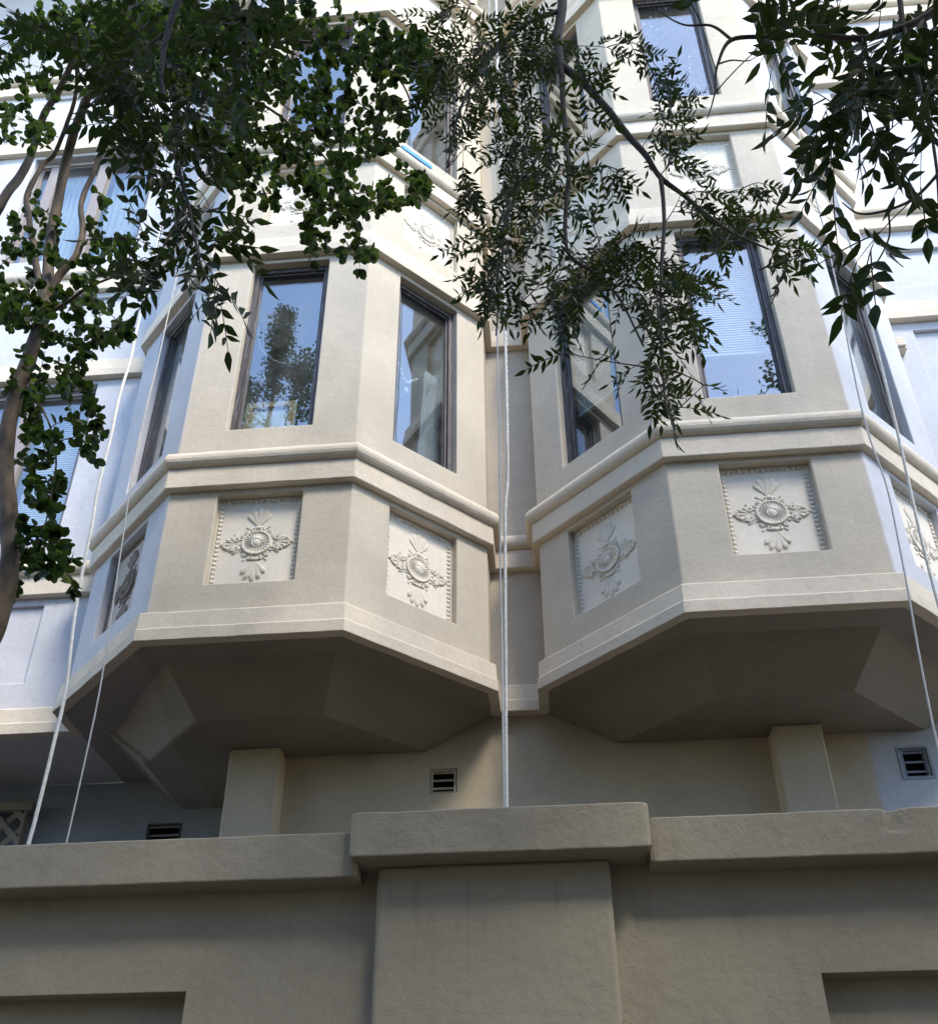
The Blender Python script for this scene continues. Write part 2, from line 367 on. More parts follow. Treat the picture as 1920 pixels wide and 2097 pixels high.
# medallion: fluted dish inside a raised ring with a dome
NF = 144; prof = [(.086, .0), (.0865, .016), (.0815, .024), (.0745, .021), (.071, .0145), (.052, .0185), (.031, .0215), (.0285, .027), (.023, .021)]
i0 = len(ro.v)
for r_, y in prof:
    for k in range(NF):
        a = 2*math.pi*k/NF; fl = .0045*math.cos(26*a) if .03 < r_ < .072 else 0
        ro.v.append(Vector((r_*math.cos(a), y+fl, r_*math.sin(a))))
for k in range(len(prof)-1):
    for j in range(NF): j2 = (j+1) % NF; ro.f.append((i0+k*NF+j, i0+k*NF+j2, i0+(k+1)*NF+j2, i0+(k+1)*NF+j))
ro.sphere((0, .016, 0), .024, 16, 8, (1, .55, 1))
for sgn in (1, -1):                          # shell palmettes above and below
    for k, (an, L_, w_) in enumerate(((0, .142, .029), (.31, .134, .026), (-.31, .134, .026), (.62, .112, .023), (-.62, .112, .023))):
        lobe(0, sgn*.118, an if sgn > 0 else math.pi-an, L_, w_, .017, .10)
    ro.sphere((0, .008, sgn*.112), .016, 8, 6, (1.5, .6, .8))
    for s2 in (1, -1):
        ringtube((s2*.028, sgn*.101), .014, .005, 14, 5, .008, R(200 if s2 < 0 else -20), R(200 if s2 < 0 else -20)+s2*R(-430), .6)
        ringtube((s2*.062, sgn*.083), .012, .005, 14, 5, .007, 0, s2*sgn*R(430), .65)
        lobe(s2*.04, sgn*.098, (s2*.9 if sgn > 0 else math.pi-s2*.9), .038, .009, .01)
for s2 in (1, -1):                           # acanthus arms left and right
    for an, L_, w_ in ((0, .098, .014), (.34, .085, .013), (-.34, .085, .013), (.68, .062, .012), (-.68, .062, .012)):
        lobe(s2*.098, 0, s2*(math.pi/2-an*1.0), L_*1.06, w_*1.12, .017, .35)
    for sg in (1, -1):
        ringtube((s2*.118, sg*.034), .021, .0062, 22, 6, .009, R(90 if s2 > 0 else 90)+(0 if sg > 0 else math.pi), R(90)+(0 if sg > 0 else math.pi)-s2*sg*R(560), .75)
        ro.sphere((s2*.165, .008, sg*.030), .012, 7, 5, (1, .7, 1)); ro.sphere((s2*.187, .008, sg*.016), .011, 7, 5, (1, .7, 1)); ro.sphere((s2*.145, .008, sg*.043), .010, 7, 5, (1, .7, 1))
        lobe(s2*.082, sg*.04, s2*R(62) if sg > 0 else s2*R(118), .06, .010, .012)
    ro.sphere((s2*.2, .007, 0), .011, 7, 5, (1.2, .7, 1))
for k in range(28):                          # frill of small leaves round the dish
    a = 2*math.pi*(k+.5)/28
    if abs(math.sin(a)) > .3 and abs(math.cos(a)) > .12: lobe(.082*math.sin(a), .082*math.cos(a), a, .022+.006*(k % 2), .0085, .012, .5)
ROSE = ro.mesh('rosette', Vector((0, 0, 0))); ROSE.materials.append(M['orn']); ROSE.polygons.foreach_set('use_smooth', [True]*len(ROSE.polygons))
def border_mesh(w_, h_):                     # leaf-and-dart strip along the two sides and the head of the recess
    b = MB(); st = .031
    def scal(x, z, dx, dz, nx, nz_):
        d = Vector((dx, 0, dz)); q = Vector((nx, 0, nz_)); c = Vector((x, 0, z)); s_ = st*.46
        A = [c, c+q*.018-d*s_+Vector((0, .010, 0)), c+q*.038+Vector((0, .003, 0)), c+q*.018+d*s_+Vector((0, .010, 0)), c+q*.017+Vector((0, .019, 0))]
        i = len(b.v); b.v += A; b.f += [(i, i+1, i+4), (i+1, i+2, i+4), (i+2, i+3, i+4), (i+3, i, i+4)]
        b.sphere(c+q*.005+d*st*.5+Vector((0, .006, 0)), .0062, 6, 4)
    k = 0
    n = int((h_-.03)/st)
    for k in range(n):
        z = -h_/2+.016+k*st
        scal(-w_/2, z, 0, 1, 1, 0); scal(w_/2, z, 0, 1, -1, 0)
    n = int((w_-.07)/st)
    for k in range(n): scal(-w_/2+.035+(k+.5)*(w_-.07)/n, h_/2, 1, 0, 0, -1)
    for sg in (-1, 1): b.box(min(sg*w_/2, sg*(w_/2-.007)), max(sg*w_/2, sg*(w_/2-.007)), -.001, .012, -h_/2+.004, h_/2-.004)
    b.box(-w_/2+.008, w_/2-.008, -.001, .012, h_/2-.007, h_/2)
    me = b.mesh('beaded_border', Vector((0, 0, 0))); me.materials.append(M['orn']); return me
ROSE_DARK = ROSE.copy(); ROSE_DARK.materials[0] = M['darkorn']; BORD_DARK = border_mesh(.491, .632); BORD_DARK.materials[0] = M['darkorn']
BORD_F = border_mesh(.500, .632); BORD_S = border_mesh(.491, .632)
def place(name, me, F, local, parent):
    o = bpy.data.objects.new(name, me); COL.objects.link(o); o.parent = parent
    wp = F @ Vector(local); WLOC[o.name] = wp; o.location = wp - WLOC[parent.name]
    t = F.to_3x3() @ Vector((1, 0, 0)); o.rotation_euler = (0, 0, math.atan2(t.y, t.x))
    # local y of these meshes points outward = -y of the frame's rotation
    o.scale = (1, -.6, 1); return o
def window(F, u0, u1, z0, z1, parent, dep=.05, fw=.035, mat='frame', gl='glass', mull=()):
    f = MB(); g = 0.002
    a, b, c, d = u0+g, u1-g, z0+g, z1-g
    def bar(p, q, r_, s, y0, y1): f.box(p, q, y0, y1, r_, s, F)
    y1, y0 = -dep, -dep-.06
    bar(a, a+fw, c, d, y0, y1); bar(b-fw, b, c, d, y0, y1); bar(a+fw, b-fw, d-fw*1.1, d, y0, y1); bar(a+fw, b-fw, c, c+fw*.55, y0, y1)
    # inner bead
    e = .014; bar(a+fw, a+fw+e, c+fw*.55, d-fw*1.1, y0+.004, y1-.016); bar(b-fw-e, b-fw, c+fw*.55, d-fw*1.1, y0+.004, y1-.016); bar(a+fw+e, b-fw-e, d-fw*1.1-e, d-fw*1.1, y0+.004, y1-.016)
    for mu, mw in mull: bar(mu-mw/2, mu+mw/2, c+fw*.55, d-fw*1.1-e, y0+.002, y1+.004)
    o = f.build('window', M[mat], parent, bevel=.004)
    p = MB(); p.box(a+fw*.7, b-fw*.7, y0+.022, y0+.028, c+fw*.3, d-fw*.9, F); p.build('pane', M[gl], o)
    return o
WINZ = (4.432, 6.0); PANZ = (3.268, 3.908)
for X in (XL, XR):
    wl = MB()
    bay_holes = {}
    for side, F, Lf in bay_frames(X):
        wu, pu = openings(side, Lf); holes = []
        for k in range(3):
            holes.append((pu[0], pu[1], Z(PANZ[0]+HS*k), Z(PANZ[1]+HS*k), .054)); holes.append((wu[0], wu[1], Z(WINZ[0]+HS*k), Z(WINZ[1]+HS*k), .115))
        holed_wall(wl, F, 0, Lf, Z(2.89), Z(ZTOP), holes)
    for sx in (-1, 1):
        x = X+sx*(BA+BB); wl.quad((x, YS, Z(2.89)), (x, YW+.12, Z(2.89)), (x, YW+.12, Z(ZTOP)), (x, YS, Z(ZTOP)))
    bay = wl.build('bay', M['wall'], bld, bevel=.007, merge=True)
    for k in range(3):
        bp_ = ringpath(X)
        s = MB(); s.sweep(bp_, up(BASE, k), .0035); s.build('base_band', M['trim'], bay, bevel=.003)
        s = MB(); s.sweep(bp_, up(FILL, k), .003); s.build('fillet_band', M['trim'], bay, bevel=.004)
        s = MB(); s.sweep(bp_, up(TORUS, k), .003); o = s.build('cornice', M['trim'], bay, merge=True)
        # floor slab of the storey inside the bay
        s = MB(); s.prism([(X-BA-BB+.03, YW+.3), (X-BA-BB+.03, YS+.02), (X-BA+.02, YF+.06), (X+BA-.02, YF+.06), (X+BA+BB-.03, YS+.02), (X+BA+BB-.03, YW+.3)], Z(2.90+HS*k), Z(3.22+HS*k)); s.build('floor_slab', M['inner'], bay)
        for side, F, Lf in bay_frames(X):
            if k == 2 and side != 'front' and False: continue
            wu, pu = openings(side, Lf)
            pz0, pz1 = Z(PANZ[0]+HS*k), Z(PANZ[1]+HS*k)
            s = MB(); s.box(pu[0]-.01, pu[1]+.01, -.078, -.054+.0005, pz0-.01, pz1+.01, F); pn = s.build('relief_panel', M['panel' if not (X == XL and side == 'left' and k == 0) else 'darkpanel'], bld)
            darker = X == XL and side == 'left' and k == 0
            place('rosette', ROSE_DARK if darker else ROSE, F, ((pu[0]+pu[1])/2, -.0535, (pz0+pz1)/2-.012), pn)
            place('beaded_border', BORD_DARK if darker else BORD_F if side == 'front' else BORD_S, F, ((pu[0]+pu[1])/2, -.0532, (pz0+pz1)/2), pn)
            window(F, wu[0], wu[1], Z(WINZ[0]+HS*k), Z(WINZ[1]+HS*k), bld, gl='fleck' if (k == 1 and X == XR and side == 'front') else 'glass')
    # soffit and tapered corbel
    yb_ = 5.974 if X == XL else YW+.03
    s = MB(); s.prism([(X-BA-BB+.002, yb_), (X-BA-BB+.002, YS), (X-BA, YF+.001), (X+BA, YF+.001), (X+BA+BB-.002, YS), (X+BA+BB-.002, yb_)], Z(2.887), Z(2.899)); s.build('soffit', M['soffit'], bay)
    top = [(-1.28, 5.30), (-.47, 4.49), (.47, 4.49), (1.28, 5.30)]; bot = [(-.875, 5.30), (-.36, 4.80), (.36, 4.80), (.875, 5.30)]
    s = MB(); i = 0
    T = [Vector((X+a, b, Z(2.888))) for a, b in top]; B_ = [Vector((X+a, b, Z(2.676))) for a, b in bot]
    if X == XL: T[0] = Vector((-2.66, 5.30, Z(2.888))); B_[0] = Vector((-2.40, 5.30, Z(2.676)))
    for j in range(4):                       # the corbel runs on up into the slab
        d = (T[j]-B_[j])*1.34; q = B_[j]+d
        T[j] = Vector((q.x, 5.30 if j in (0, 3) else q.y, q.z))
    for j in range(3): s.quad(T[j], B_[j], B_[j+1], T[j+1])
    s.quad(*reversed(B_)); s.quad(*T); s.quad(T[0], T[3], B_[3], B_[0])
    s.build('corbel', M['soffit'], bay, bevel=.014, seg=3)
# the deeper soffit block at the left end of the left corbel
s = MB(); a = [Vector((-2.745, 5.255, Z(2.958))), Vector((-2.403, 5.255, Z(2.673))), Vector((-1.80, 5.255, Z(2.673))), Vector((-1.80, 5.255, Z(2.958)))]; b = [q+Vector((0, .727, 0)) for q in a]
s.quad(*a); s.quad(*reversed(b))
for j in range(4): s.quad(a[j], b[j], b[(j+1) % 4], a[(j+1) % 4])
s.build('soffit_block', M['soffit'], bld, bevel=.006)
# main wall: left, strip between the bays, right
FW = face_mat(Vector((0, YW, 0)), Vector((1, 0, 0)), Vector((0, -1, 0)))
WWL = [(-4.55, -3.33)]
def wallseg(x0, x1, holes, mat='wall'):
    s = MB(); holed_wall(s, FW, x0, x1, Z(2.89), Z(ZTOP), holes); s.quad((x0, YW, Z(2.89)), (x1, YW, Z(2.89)), (x1, YW+.7, Z(2.89)), (x0, YW+.7, Z(2.89))); return s.build('main_wall', M[mat], bld, bevel=.006, merge=True)
hl, hr = [], []
for k in range(3):
    hl.append((-4.55, -3.33, Z(4.44+HS*k), Z(6.0+HS*k), .12)); hl.append((-4.6, -3.29, Z(3.28+HS*k), Z(3.885+HS*k), .022))
    hl.append((-7.4, -6.2, Z(4.44+HS*k), Z(6.0+HS*k), .12))
    hr.append((2.865, 4.4, Z(4.5+HS*k), Z(5.955+HS*k), .03)); hr.append((2.865, 4.4, Z(3.28+HS*k), Z(3.72+HS*k), .03))
    hr.append((5.4, 6.6, Z(4.44+HS*k), Z(6.0+HS*k), .12))
wl_ = wallseg(-11, XL-BA-BB, hl); ws_ = wallseg(XL+BA+BB, XR-BA-BB, []); wr_ = wallseg(XR+BA+BB, 11, hr)
for k in range(3):
    for (a, b, c, d, y) in ((-4.62, -3.28, 3.27, 3.9, .022), (2.85, 4.42, 4.49, 5.97, .03), (2.85, 4.42, 3.27, 3.74, .03)):
        s = MB(); s.box(a, b, YW+y, YW+y+.01, Z(c+HS*k), Z(d+HS*k)); s.build('recessed_panel', M['wall'], bld)
for (x0, x1, par) in ((-11, XL-BA-BB-.002, wl_), (XL+BA+BB+.002, XR-BA-BB-.002, ws_), (XR+BA+BB+.002, 11, wr_)):
    for k in range(3):
        pth = [(x0, YW), (x1, YW)]
        for nm, pr, bv in (('base_band', BASE, .003), ('fillet_band', FILL, .004), ('cornice', TORUS, 0)):
            s = MB(); s.sweep(pth, up(pr, k), .003, .06); s.build(nm, M['trim'], par, bevel=bv, merge=True)
for k in range(3):
    window(FW, -4.55, -3.33, Z(4.44+HS*k), Z(6.0+HS*k), bld, .06, .045, 'taupe', mull=((-3.875, .10), (-4.36, .09)))
    window(FW, -7.4, -6.2, Z(4.44+HS*k), Z(6.0+HS*k), bld, .06, .045, 'taupe', mull=((-6.8, .1),))
    window(FW, 5.4, 6.6, Z(4.44+HS*k), Z(6.0+HS*k), bld, .06, .045, 'taupe', mull=((6.0, .1),))
# inside: floors, rear partition, roof, end walls
for k in range(4):
    s = MB(); s.box(-10.95, 10.95, YW+.31 if k else YW+.72, 8.5, Z(2.90+HS*k), Z(3.22+HS*k)); s.build('floor_slab', M['inner'], bld)
s = MB(); s.box(-11, 11, 8.5, 8.7, -.1, Z(ZTOP)); s.build('partition_wall', M['inner'], bld)
for x in (-11.1, 11.0):
    s = MB(); s.box(x, x+.1, YW, 8.7, -.1, Z(ZTOP)); s.build('end_wall', M['wall'], bld)
s = MB(); s.box(-11.3, 11.3, 4.1, 8.8, Z(ZTOP)+.01, Z(ZTOP)+.3); s.build('roof', M['roof'], bld, bevel=.02)
# lower storey
s = MB(); FL = face_mat(Vector((0, 5.302, 0)), Vector((1, 0, 0)), Vector((0, -1, 0)))
V1 = (-.669, -.511, Z(2.410), Z(2.563)); V2 = (2.009, 2.160, Z(2.388), Z(2.568)); V3 = (-2.615, -2.383, Z(2.40), Z(2.578))
holed_wall(s, FL, -1.56, 11, Z(.5), Z(2.895), [(*V1, .09), (*V2, .09)]); s.build('lower_wall', M['lowwall'], bld, bevel=.004, merge=True)
s = MB(); FL2 = face_mat(Vector((0, 5.975, 0)), Vector((1, 0, 0)), Vector((0, -1, 0)))
holed_wall(s, FL2, -11, -1.56, Z(.5), Z(2.895), [(*V3, .09)]); s.build('lower_wall', M['bluewall'], bld, bevel=.004, merge=True)
s = MB(); s.box(-1.835, -1.535, 5.15, 5.974, Z(.5), Z(2.675)); s.build('pilaster', M['lowwall'], bld, bevel=.01)
s = MB(); s.box(1.295, 1.567, 5.15, 5.31, Z(.5), Z(2.675)); s.build('pilaster', M['lowwall'], bld, bevel=.01)
for (V, FX, proud) in ((V1, FL, 0), (V2, FL, .004), (V3, FL2, 0)):
    a, b, c, d = V; s = MB(); g = .004; fw = .012
    if proud:
        e = .013
        for bx in ((a-e, b+e, d, d+e), (a-e, b+e, c-e, c), (a-e, a, c, d), (b, b+e, c, d)): s.box(bx[0], bx[1], .0005, proud, bx[2], bx[3], FX)
    s.box(a+g, b-g, -.085, -.075, c+g, d-g, FX)
    for bx in ((a+g, a+g+fw, c+g, d-g), (b-g-fw, b-g, c+g, d-g), (a+g+fw, b-g-fw, d-g-fw*.6, d-g), (a+g+fw, b-g-fw, c+g, c+g+fw*.6)): s.box(bx[0], bx[1], -.045, -.006, bx[2], bx[3], FX)
    vo = s.build('vent', M['lowwall'] if V is V1 else M['metal'] if V is V3 else M['bluewall'], bld, bevel=.002)
    bk = MB(); bk.box(a+.003, b-.003, -.0745, -.07, c+.003, d-.003, FX); bk.build('vent_backing', M['black'], vo)
    n = 3
    for j in range(n):
        zc = c+(j+.75)*(d-c)/n; s = MB()
        R1 = FX @ Matrix.Translation(Vector((0, -.026, zc))) @ Matrix.Rotation(R(-33), 4, 'X')
        s.box(a+g+fw+.001, b-g-fw-.001, -.024, .020, -.0035, .0035, R1); s.build('slat', M['lowwall'] if V is V1 else M['bluewall'], vo)
# small bracket light at the end of the upper base band
s = MB(); s.box(2.665, 2.75, YW-.065, YW-.001, Z(5.70), Z(5.82)); s.box(2.675, 2.742, YW-.085, YW-.0655, Z(5.715), Z(5.80)); s.build('bracket_box', M['trim'], bld, bevel=.006)

# ------------------------------------------------------------------ retaining wall
rw = tag(empty('retaining_wall', (0, 3.0, 0)), 'grey brown stucco retaining wall with thick coping and a central pier', 'wall')
s = MB(); FR = face_mat(Vector((0, 2.952, 0)), Vector((1, 0, 0)), Vector((0, -1, 0)))
holed_wall(s, FR, -12, 12, -.14, Z(1.10), [(-4.2, -1.088, .35, Z(.735), .07), (.752, 4.2, .35, Z(.738), .07)])
s.quad((-12, 2.952, Z(1.10)), (12, 2.952, Z(1.10)), (12, 3.12, Z(1.10)), (-12, 3.12, Z(1.10))); s.quad((-12, 3.12, -.1), (12, 3.12, -.1), (12, 3.12, Z(1.1)), (-12, 3.12, Z(1.1)))
s.build('wall', M['parapet'], rw, bevel=.018, merge=True, seg=4)
for x0, x1 in ((-4.21, -1.08), (.742, 4.21)):
    s = MB(); s.box(x0, x1, 3.021, 3.05, .34, Z(.745)); s.build('recessed_panel', M['parapet'], rw)
s = MB(); s.box(-.522, .181, 2.895, 2.96, -.14, Z(1.08)); s.build('pier', M['parapet'], rw, bevel=.016, seg=4)
def bar(x0, x1, y0, y1, z0, z1, wob, notch=None, r=.006):
    s = MB(); n = int((x1-x0)/.012); prof = []
    N1 = 7
    def arc(cy, cz, a0):
        return [(cy+r*math.cos(a0+R(90)*k/3), cz+r*math.sin(a0+R(90)*k/3)) for k in range(4)]
    prof += arc(y1-r, z1-r, 0) + arc(y0+r, z1-r, R(90)) + [(y0, z1-(z1-z0)*k/N1) for k in range(1, N1)] + arc(y0+r, z0+r, R(180)) + arc(y1-r, z0+r, R(270))
    c = len(prof)
    for k in range(n+1):
        x = x0+(x1-x0)*k/n; ex = min(k, n-k)
        sh = 0 if ex > 1 else (.006 if ex == 0 else .0015)
        for (y, z) in prof:
            yy = y+(sh if y < (y0+y1)/2 else -sh); zz = z+(-sh if z > (z0+z1)/2 else sh)
            d = Vector((x, yy, zz)); nv = noise.noise_vector(d*6)*.5+noise.noise_vector(d*17)*.35+noise.noise_vector(d*45)*.2
            d += Vector((0, nv.y, nv.z))*wob
            if notch and z > (z0+z1)/2 and y < y0+.05:
                q = (x-notch)/(.013 if x < notch else .034); q = math.exp(-q*q*(1+.8*noise.noise(d*60))); d.z -= .008*q; d.y += .005*q
            s.v.append(d)
    for k in range(n):
        for j in range(c): j2 = (j+1) % c; a = k*c; s.f.append((a+j, a+j2, a+c+j2, a+c+j))
    s.f.append(tuple(reversed(range(c)))); s.f.append(tuple(n*c+j for j in range(c)))
    return s
o = bar(-12, -.577, 2.848, 3.15, Z(1.033), Z(1.177), .0030).build('coping', M['parapet'], rw, smooth=False)
o = bar(.300, 12, 2.850, 3.15, Z(1.046), Z(1.189), .0030, 1.005).build('coping', M['parapet'], rw, smooth=False)
o = bar(-.592, .302, 2.804, 3.10, Z(1.078), Z(1.221), .0034).build('pier_cap', M['parapet'], rw, smooth=False)

# ------------------------------------------------------------------ ropes
def line(pts, n):
    out = []; L = len(pts)-1
    for k in range(n+1):
        t = k/n*L; i = min(int(t), L-1); f = t-i
        P = [Vector(pts[max(0, min(L, j))]) for j in (i-1, i, i+1, i+2)]
        out.append(.5*((2*P[1])+(P[2]-P[0])*f+(2*P[0]-5*P[1]+4*P[2]-P[3])*f*f+(3*P[1]-P[0]-3*P[2]+P[3])*f*f*f))
    return out
def rope(label, pts, rad, name='rope', strands=0, mat='rope', pitch=.095, wig=.004):
    s = MB()
    if strands:
        L = (Vector(pts[-1])-Vector(pts[0])).length; n = int(L/pitch*8); c = line(pts, n)
        for q in range(strands):
            pp = []
            for k, p in enumerate(c):
                a = 2*math.pi*(k/8+q/strands); nv = noise.noise_vector(Vector((0, 0, p.z*1.3)))*wig
                pp.append(p+Vector((math.cos(a), math.sin(a), 0))*rad*.66+Vector((nv.x*.5, nv.y*.5, 0)))
            s.tube(pp, rad*.45, 6)
    else:
        c = line(pts, 160); c = [p+Vector((noise.noise(Vector((p.z*2.1, 3, 1)))*wig, noise.noise(Vector((p.z*2.1, 7, 1)))*wig, 0)) for p in c]
        s.tube(c, rad, 6)
    return tag(s.build(name, M[mat], smooth=True), label, 'rope' if name == 'rope' else 'cord', 'ropes and cords hanging from the roof')
zt = Z(ZTOP)+.0; zb = Z(.56)
def pt(x, Y, z): return (x, Y, Z(z))
rope('thick white rope farthest left, hanging beside the left bay down to the coping', [(-2.26, 4.0, zb), pt(-2.275, 4.0, 1.65), pt(-2.275, 4.0, 2.3), pt(-2.35, 4.0, 3.4), pt(-2.37, 4.0, 4.8), (-2.42, 4.0, zt)], .0088, wig=.014)
rope('thin pale cord just right of the thick rope on the left bay', [(-2.10, 4.0, zb), pt(-2.105, 4.0, 1.65), pt(-2.11, 4.0, 2.5), pt(-2.195, 4.0, 4), pt(-2.19, 4.0, 5.1), (-2.22, 4.0, zt)], .0042, 'cord', mat='wire')
rope('twisted white rope hanging down the gap between the two bays', [(-.17, 3.9, zb), pt(-.165, 3.9, 1.72), pt(-.135, 3.9, 3.2), pt(-.10, 3.9, 4.6), (-.06, 3.9, zt)], .0078, strands=3)
rope('thin cord close beside the twisted rope in the gap between the bays', [(-.19, 3.95, zb), pt(-.178, 3.95, 1.75), pt(-.16, 3.95, 3.5), pt(-.148, 3.95, 4.6), (-.12, 3.95, zt)], .0045, 'cord', mat='wire')
rope('thin grey cord crossing the right bay beside its blue face', [(1.62, 3.9, zb), pt(1.64, 3.9, 1.9), pt(1.735, 3.9, 3.15), pt(1.735, 3.9, 3.9), pt(1.835, 3.9, 6.0), (1.95, 3.9, zt)], .0048, 'cord', mat='wire')
rope('twisted white rope farthest right, in front of the blue face of the right bay', [(1.78, 3.9, zb), pt(1.815, 3.9, 2.6), pt(1.88, 3.9, 3.8), pt(1.92, 3.9, 4.75), pt(1.95, 3.9, 5.85), (2.02, 3.9, zt)], .0078, strands=3)

# ------------------------------------------------------------------ things behind the glass and on the sills
def blind(F, u0, u1, z0, z1, label, dep=-.15):
    s = MB(); n = int((z1-z0)/.022)
    for k in range(n):
        z = z0+(k+.5)*.022; Q = F @ Matrix.Translation(Vector((0, dep, z))) @ Matrix.Rotation(R(-70), 4, 'X')
        s.box(u0, u1, -.0125, .0125, -.0007, .0007, Q)
    o = s.build('window_blind', M['blind']); tag(o, label, 'blind', 'white blinds behind the windows')
    h = MB(); h.box(u0-.005, u1+.005, dep-.02, dep+.02, z1, z1+.04, F); h.build('head_rail', M['blind'], o)
    h = MB(); h.box(u0, u1, dep-.012, dep+.012, z0-.018, z0-.002, F); h.build('bottom_rail', M['blind'], o); return o
FRB = {s: (F, L) for s, F, L in bay_frames(XR)}; FLB = {s: (F, L) for s, F, L in bay_frames(XL)}
F, L_ = FRB['front']; wu, _ = openings('front', L_); blind(F, wu[0]+.045, wu[1]-.045, Z(4.95), Z(5.93), 'white slatted blind in the lower front window of the right bay, raised a third')
F, L_ = FRB['left']; wu, _ = openings('left', L_); blind(F, wu[0]+.045, wu[1]-.045, Z(4.95), Z(5.93), 'white slatted blind in the window of the right bay facing the gap')
blind(FW, -3.82, -3.39, Z(4.50), Z(5.9), 'long white blind in the lower wall window behind the tree, right pane', -.2)
blind(FW, -4.31, -3.94, Z(4.50), Z(5.9), 'long white blind in the lower wall window behind the tree, middle pane', -.2)
def curtain(F, u0, u1, z0, z1, label, dep=-.2, lean=0.):
    s = MB(); n = 60; rows = 10
    for j in range(rows+1):
        t = j/rows
        for k in range(n+1):
            u = u0+lean*t+(u1-u0-lean*t)*k/n; s.v.append(F @ Vector((u, dep+.022*math.sin(k*.75)+.006*math.sin(k*2.1+j), z0+(z1-z0)*t)))
    for j in range(rows):
        for k in range(n): a = j*(n+1)+k; s.f.append((a, a+1, a+n+2, a+n+1))
    o = s.build('curtain', M['curtain'], smooth=True); so_ = o.modifiers.new('thickness', 'SOLIDIFY'); so_.thickness = .004
    return tag(o, label, 'curtain', 'curtains behind the windows')
F, L_ = FLB['right']; curtain(F, .56, .74, Z(4.40), Z(5.45), 'pale curtain in the window of the left bay facing the gap', lean=.06)
F, L_ = FRB['right']; curtain(F, .28, .74, Z(4.40), Z(5.97), 'pale curtain in the window of the right bay beside the rope', -.22)
F, L_ = FLB['left']; curtain(F, .26, .5, Z(4.40), Z(5.97), 'pale curtain in the outer window of the left bay behind the thin cord', -.22)
curtain(FW, -3.82, -3.39, Z(4.50+HS), Z(5.97+HS), 'pale curtain in the upper wall window behind the tree, right pane', -.2)
curtain(FW, -4.31, -3.94, Z(4.50+HS), Z(5.97+HS), 'pale curtain in the upper wall window behind the tree, middle pane', -.2)
# canvas leaning in the left bay's front window
F, L_ = FLB['front']; c0 = BA-.215; T = F @ Matrix.Translation(Vector((c0, -.135, Z(4.40)))) @ Matrix.Rotation(R(3), 4, 'X')
ca = MB(); ca.box(0, .315, -.012, -.008, 0, .40, T); cv = ca.build('framed_canvas', M['canvas']); tag(cv, 'back of a small wood framed canvas leaning in the left front window', 'canvas')
s = MB()
for bx in ((0, .04, 0, .40), (.275, .315, 0, .40), (.04, .275, .36, .40), (.04, .275, 0, .04)): s.box(bx[0], bx[1], -.0075, .010, bx[2], bx[3], T)
s.build('stretcher', M['woodp'], cv, bevel=.002)
s = MB(); 
for bx in ((-.004, 0, 0, .404), (.315, .319, 0, .404), (-.004, .319, .4005, .404)): s.box(bx[0], bx[1], -.014, .009, bx[2], bx[3], T)
s.build('canvas_edge', M['blind'], cv)
def beads(F, pts, n, r, label, dep=-.13, drop=None):
    s = MB(); c = line([F @ Vector((u, dep, z)) for u, z in pts], n); s.tube(c, .0012, 4)
    for p in c: s.sphere(p, r, 6, 5)
    o = s.build('bead_string', M['crystal'], smooth=True); tag(o, label, 'bead string', 'bead strings hung inside the windows')
    if drop: 
        q = MB(); q.sphere(F @ Vector((drop[0], dep, drop[1])), .026, 10, 8, (.7, .7, 1)); q.build('crystal_drop', M['crystal'], o, smooth=True)
F, L_ = FLB['front']; beads(F, [(BA-.22, Z(5.52)), (BA-.17, Z(5.28)), (BA-.04, Z(5.15)), (BA+.09, Z(5.14)), (BA+.17, Z(5.23)), (BA+.215, Z(5.33))], 42, .0058, 'string of small white beads looped across the left front window')
F, L_ = FLB['right']; beads(F, [(.33, Z(5.38)), (.38, Z(5.24)), (.43, Z(5.16)), (.47, Z(5.20)), (.51, Z(5.24))], 13, .011, 'short bead string with crystal drop in the left bay window facing the gap', drop=(.425, Z(5.08)))
# small pot plant on the right front window sill
F, L_ = FRB['front']; pc = F @ Vector((BA-.03, -.19, Z(4.37)))
pp = empty('pot_plant', pc); tag(pp, 'small plant in a white pot standing in the right front window', 'pot plant')
s = MB(); s.tube([pc, pc+Vector((0, 0, .005)), pc+Vector((0, 0, .10)), pc+Vector((0, 0, .11))], [.035, .038, .05, .05], 14); s.build('pot', M['blind'], pp, smooth=True)
s = MB()
for k in range(70):
    d = Vector((random.gauss(0, .6), random.gauss(0, .4), random.uniform(.3, 1.2))).normalized(); a = pc+Vector((0, 0, .11)); tip = a+d*random.uniform(.08, .17); q = d.orthogonal().normalized()*.008
    s.quad(a, (a+tip)/2+q, tip, (a+tip)/2-q)
s.build('foliage', M['myrtle'], pp)
# blue tape on the upper sill of the left bay
F, L_ = FLB['right']; s = MB(); s.box(.17, .45, .03, .084, Z(7.374), Z(7.380), F); s.box(.17, .45, .0805, .085, Z(7.335), Z(7.3735), F); tag(s.build('masking_tape', M['tape'], bevel=.002), 'bright blue tape stuck along the upper sill of the left bay', 'tape')
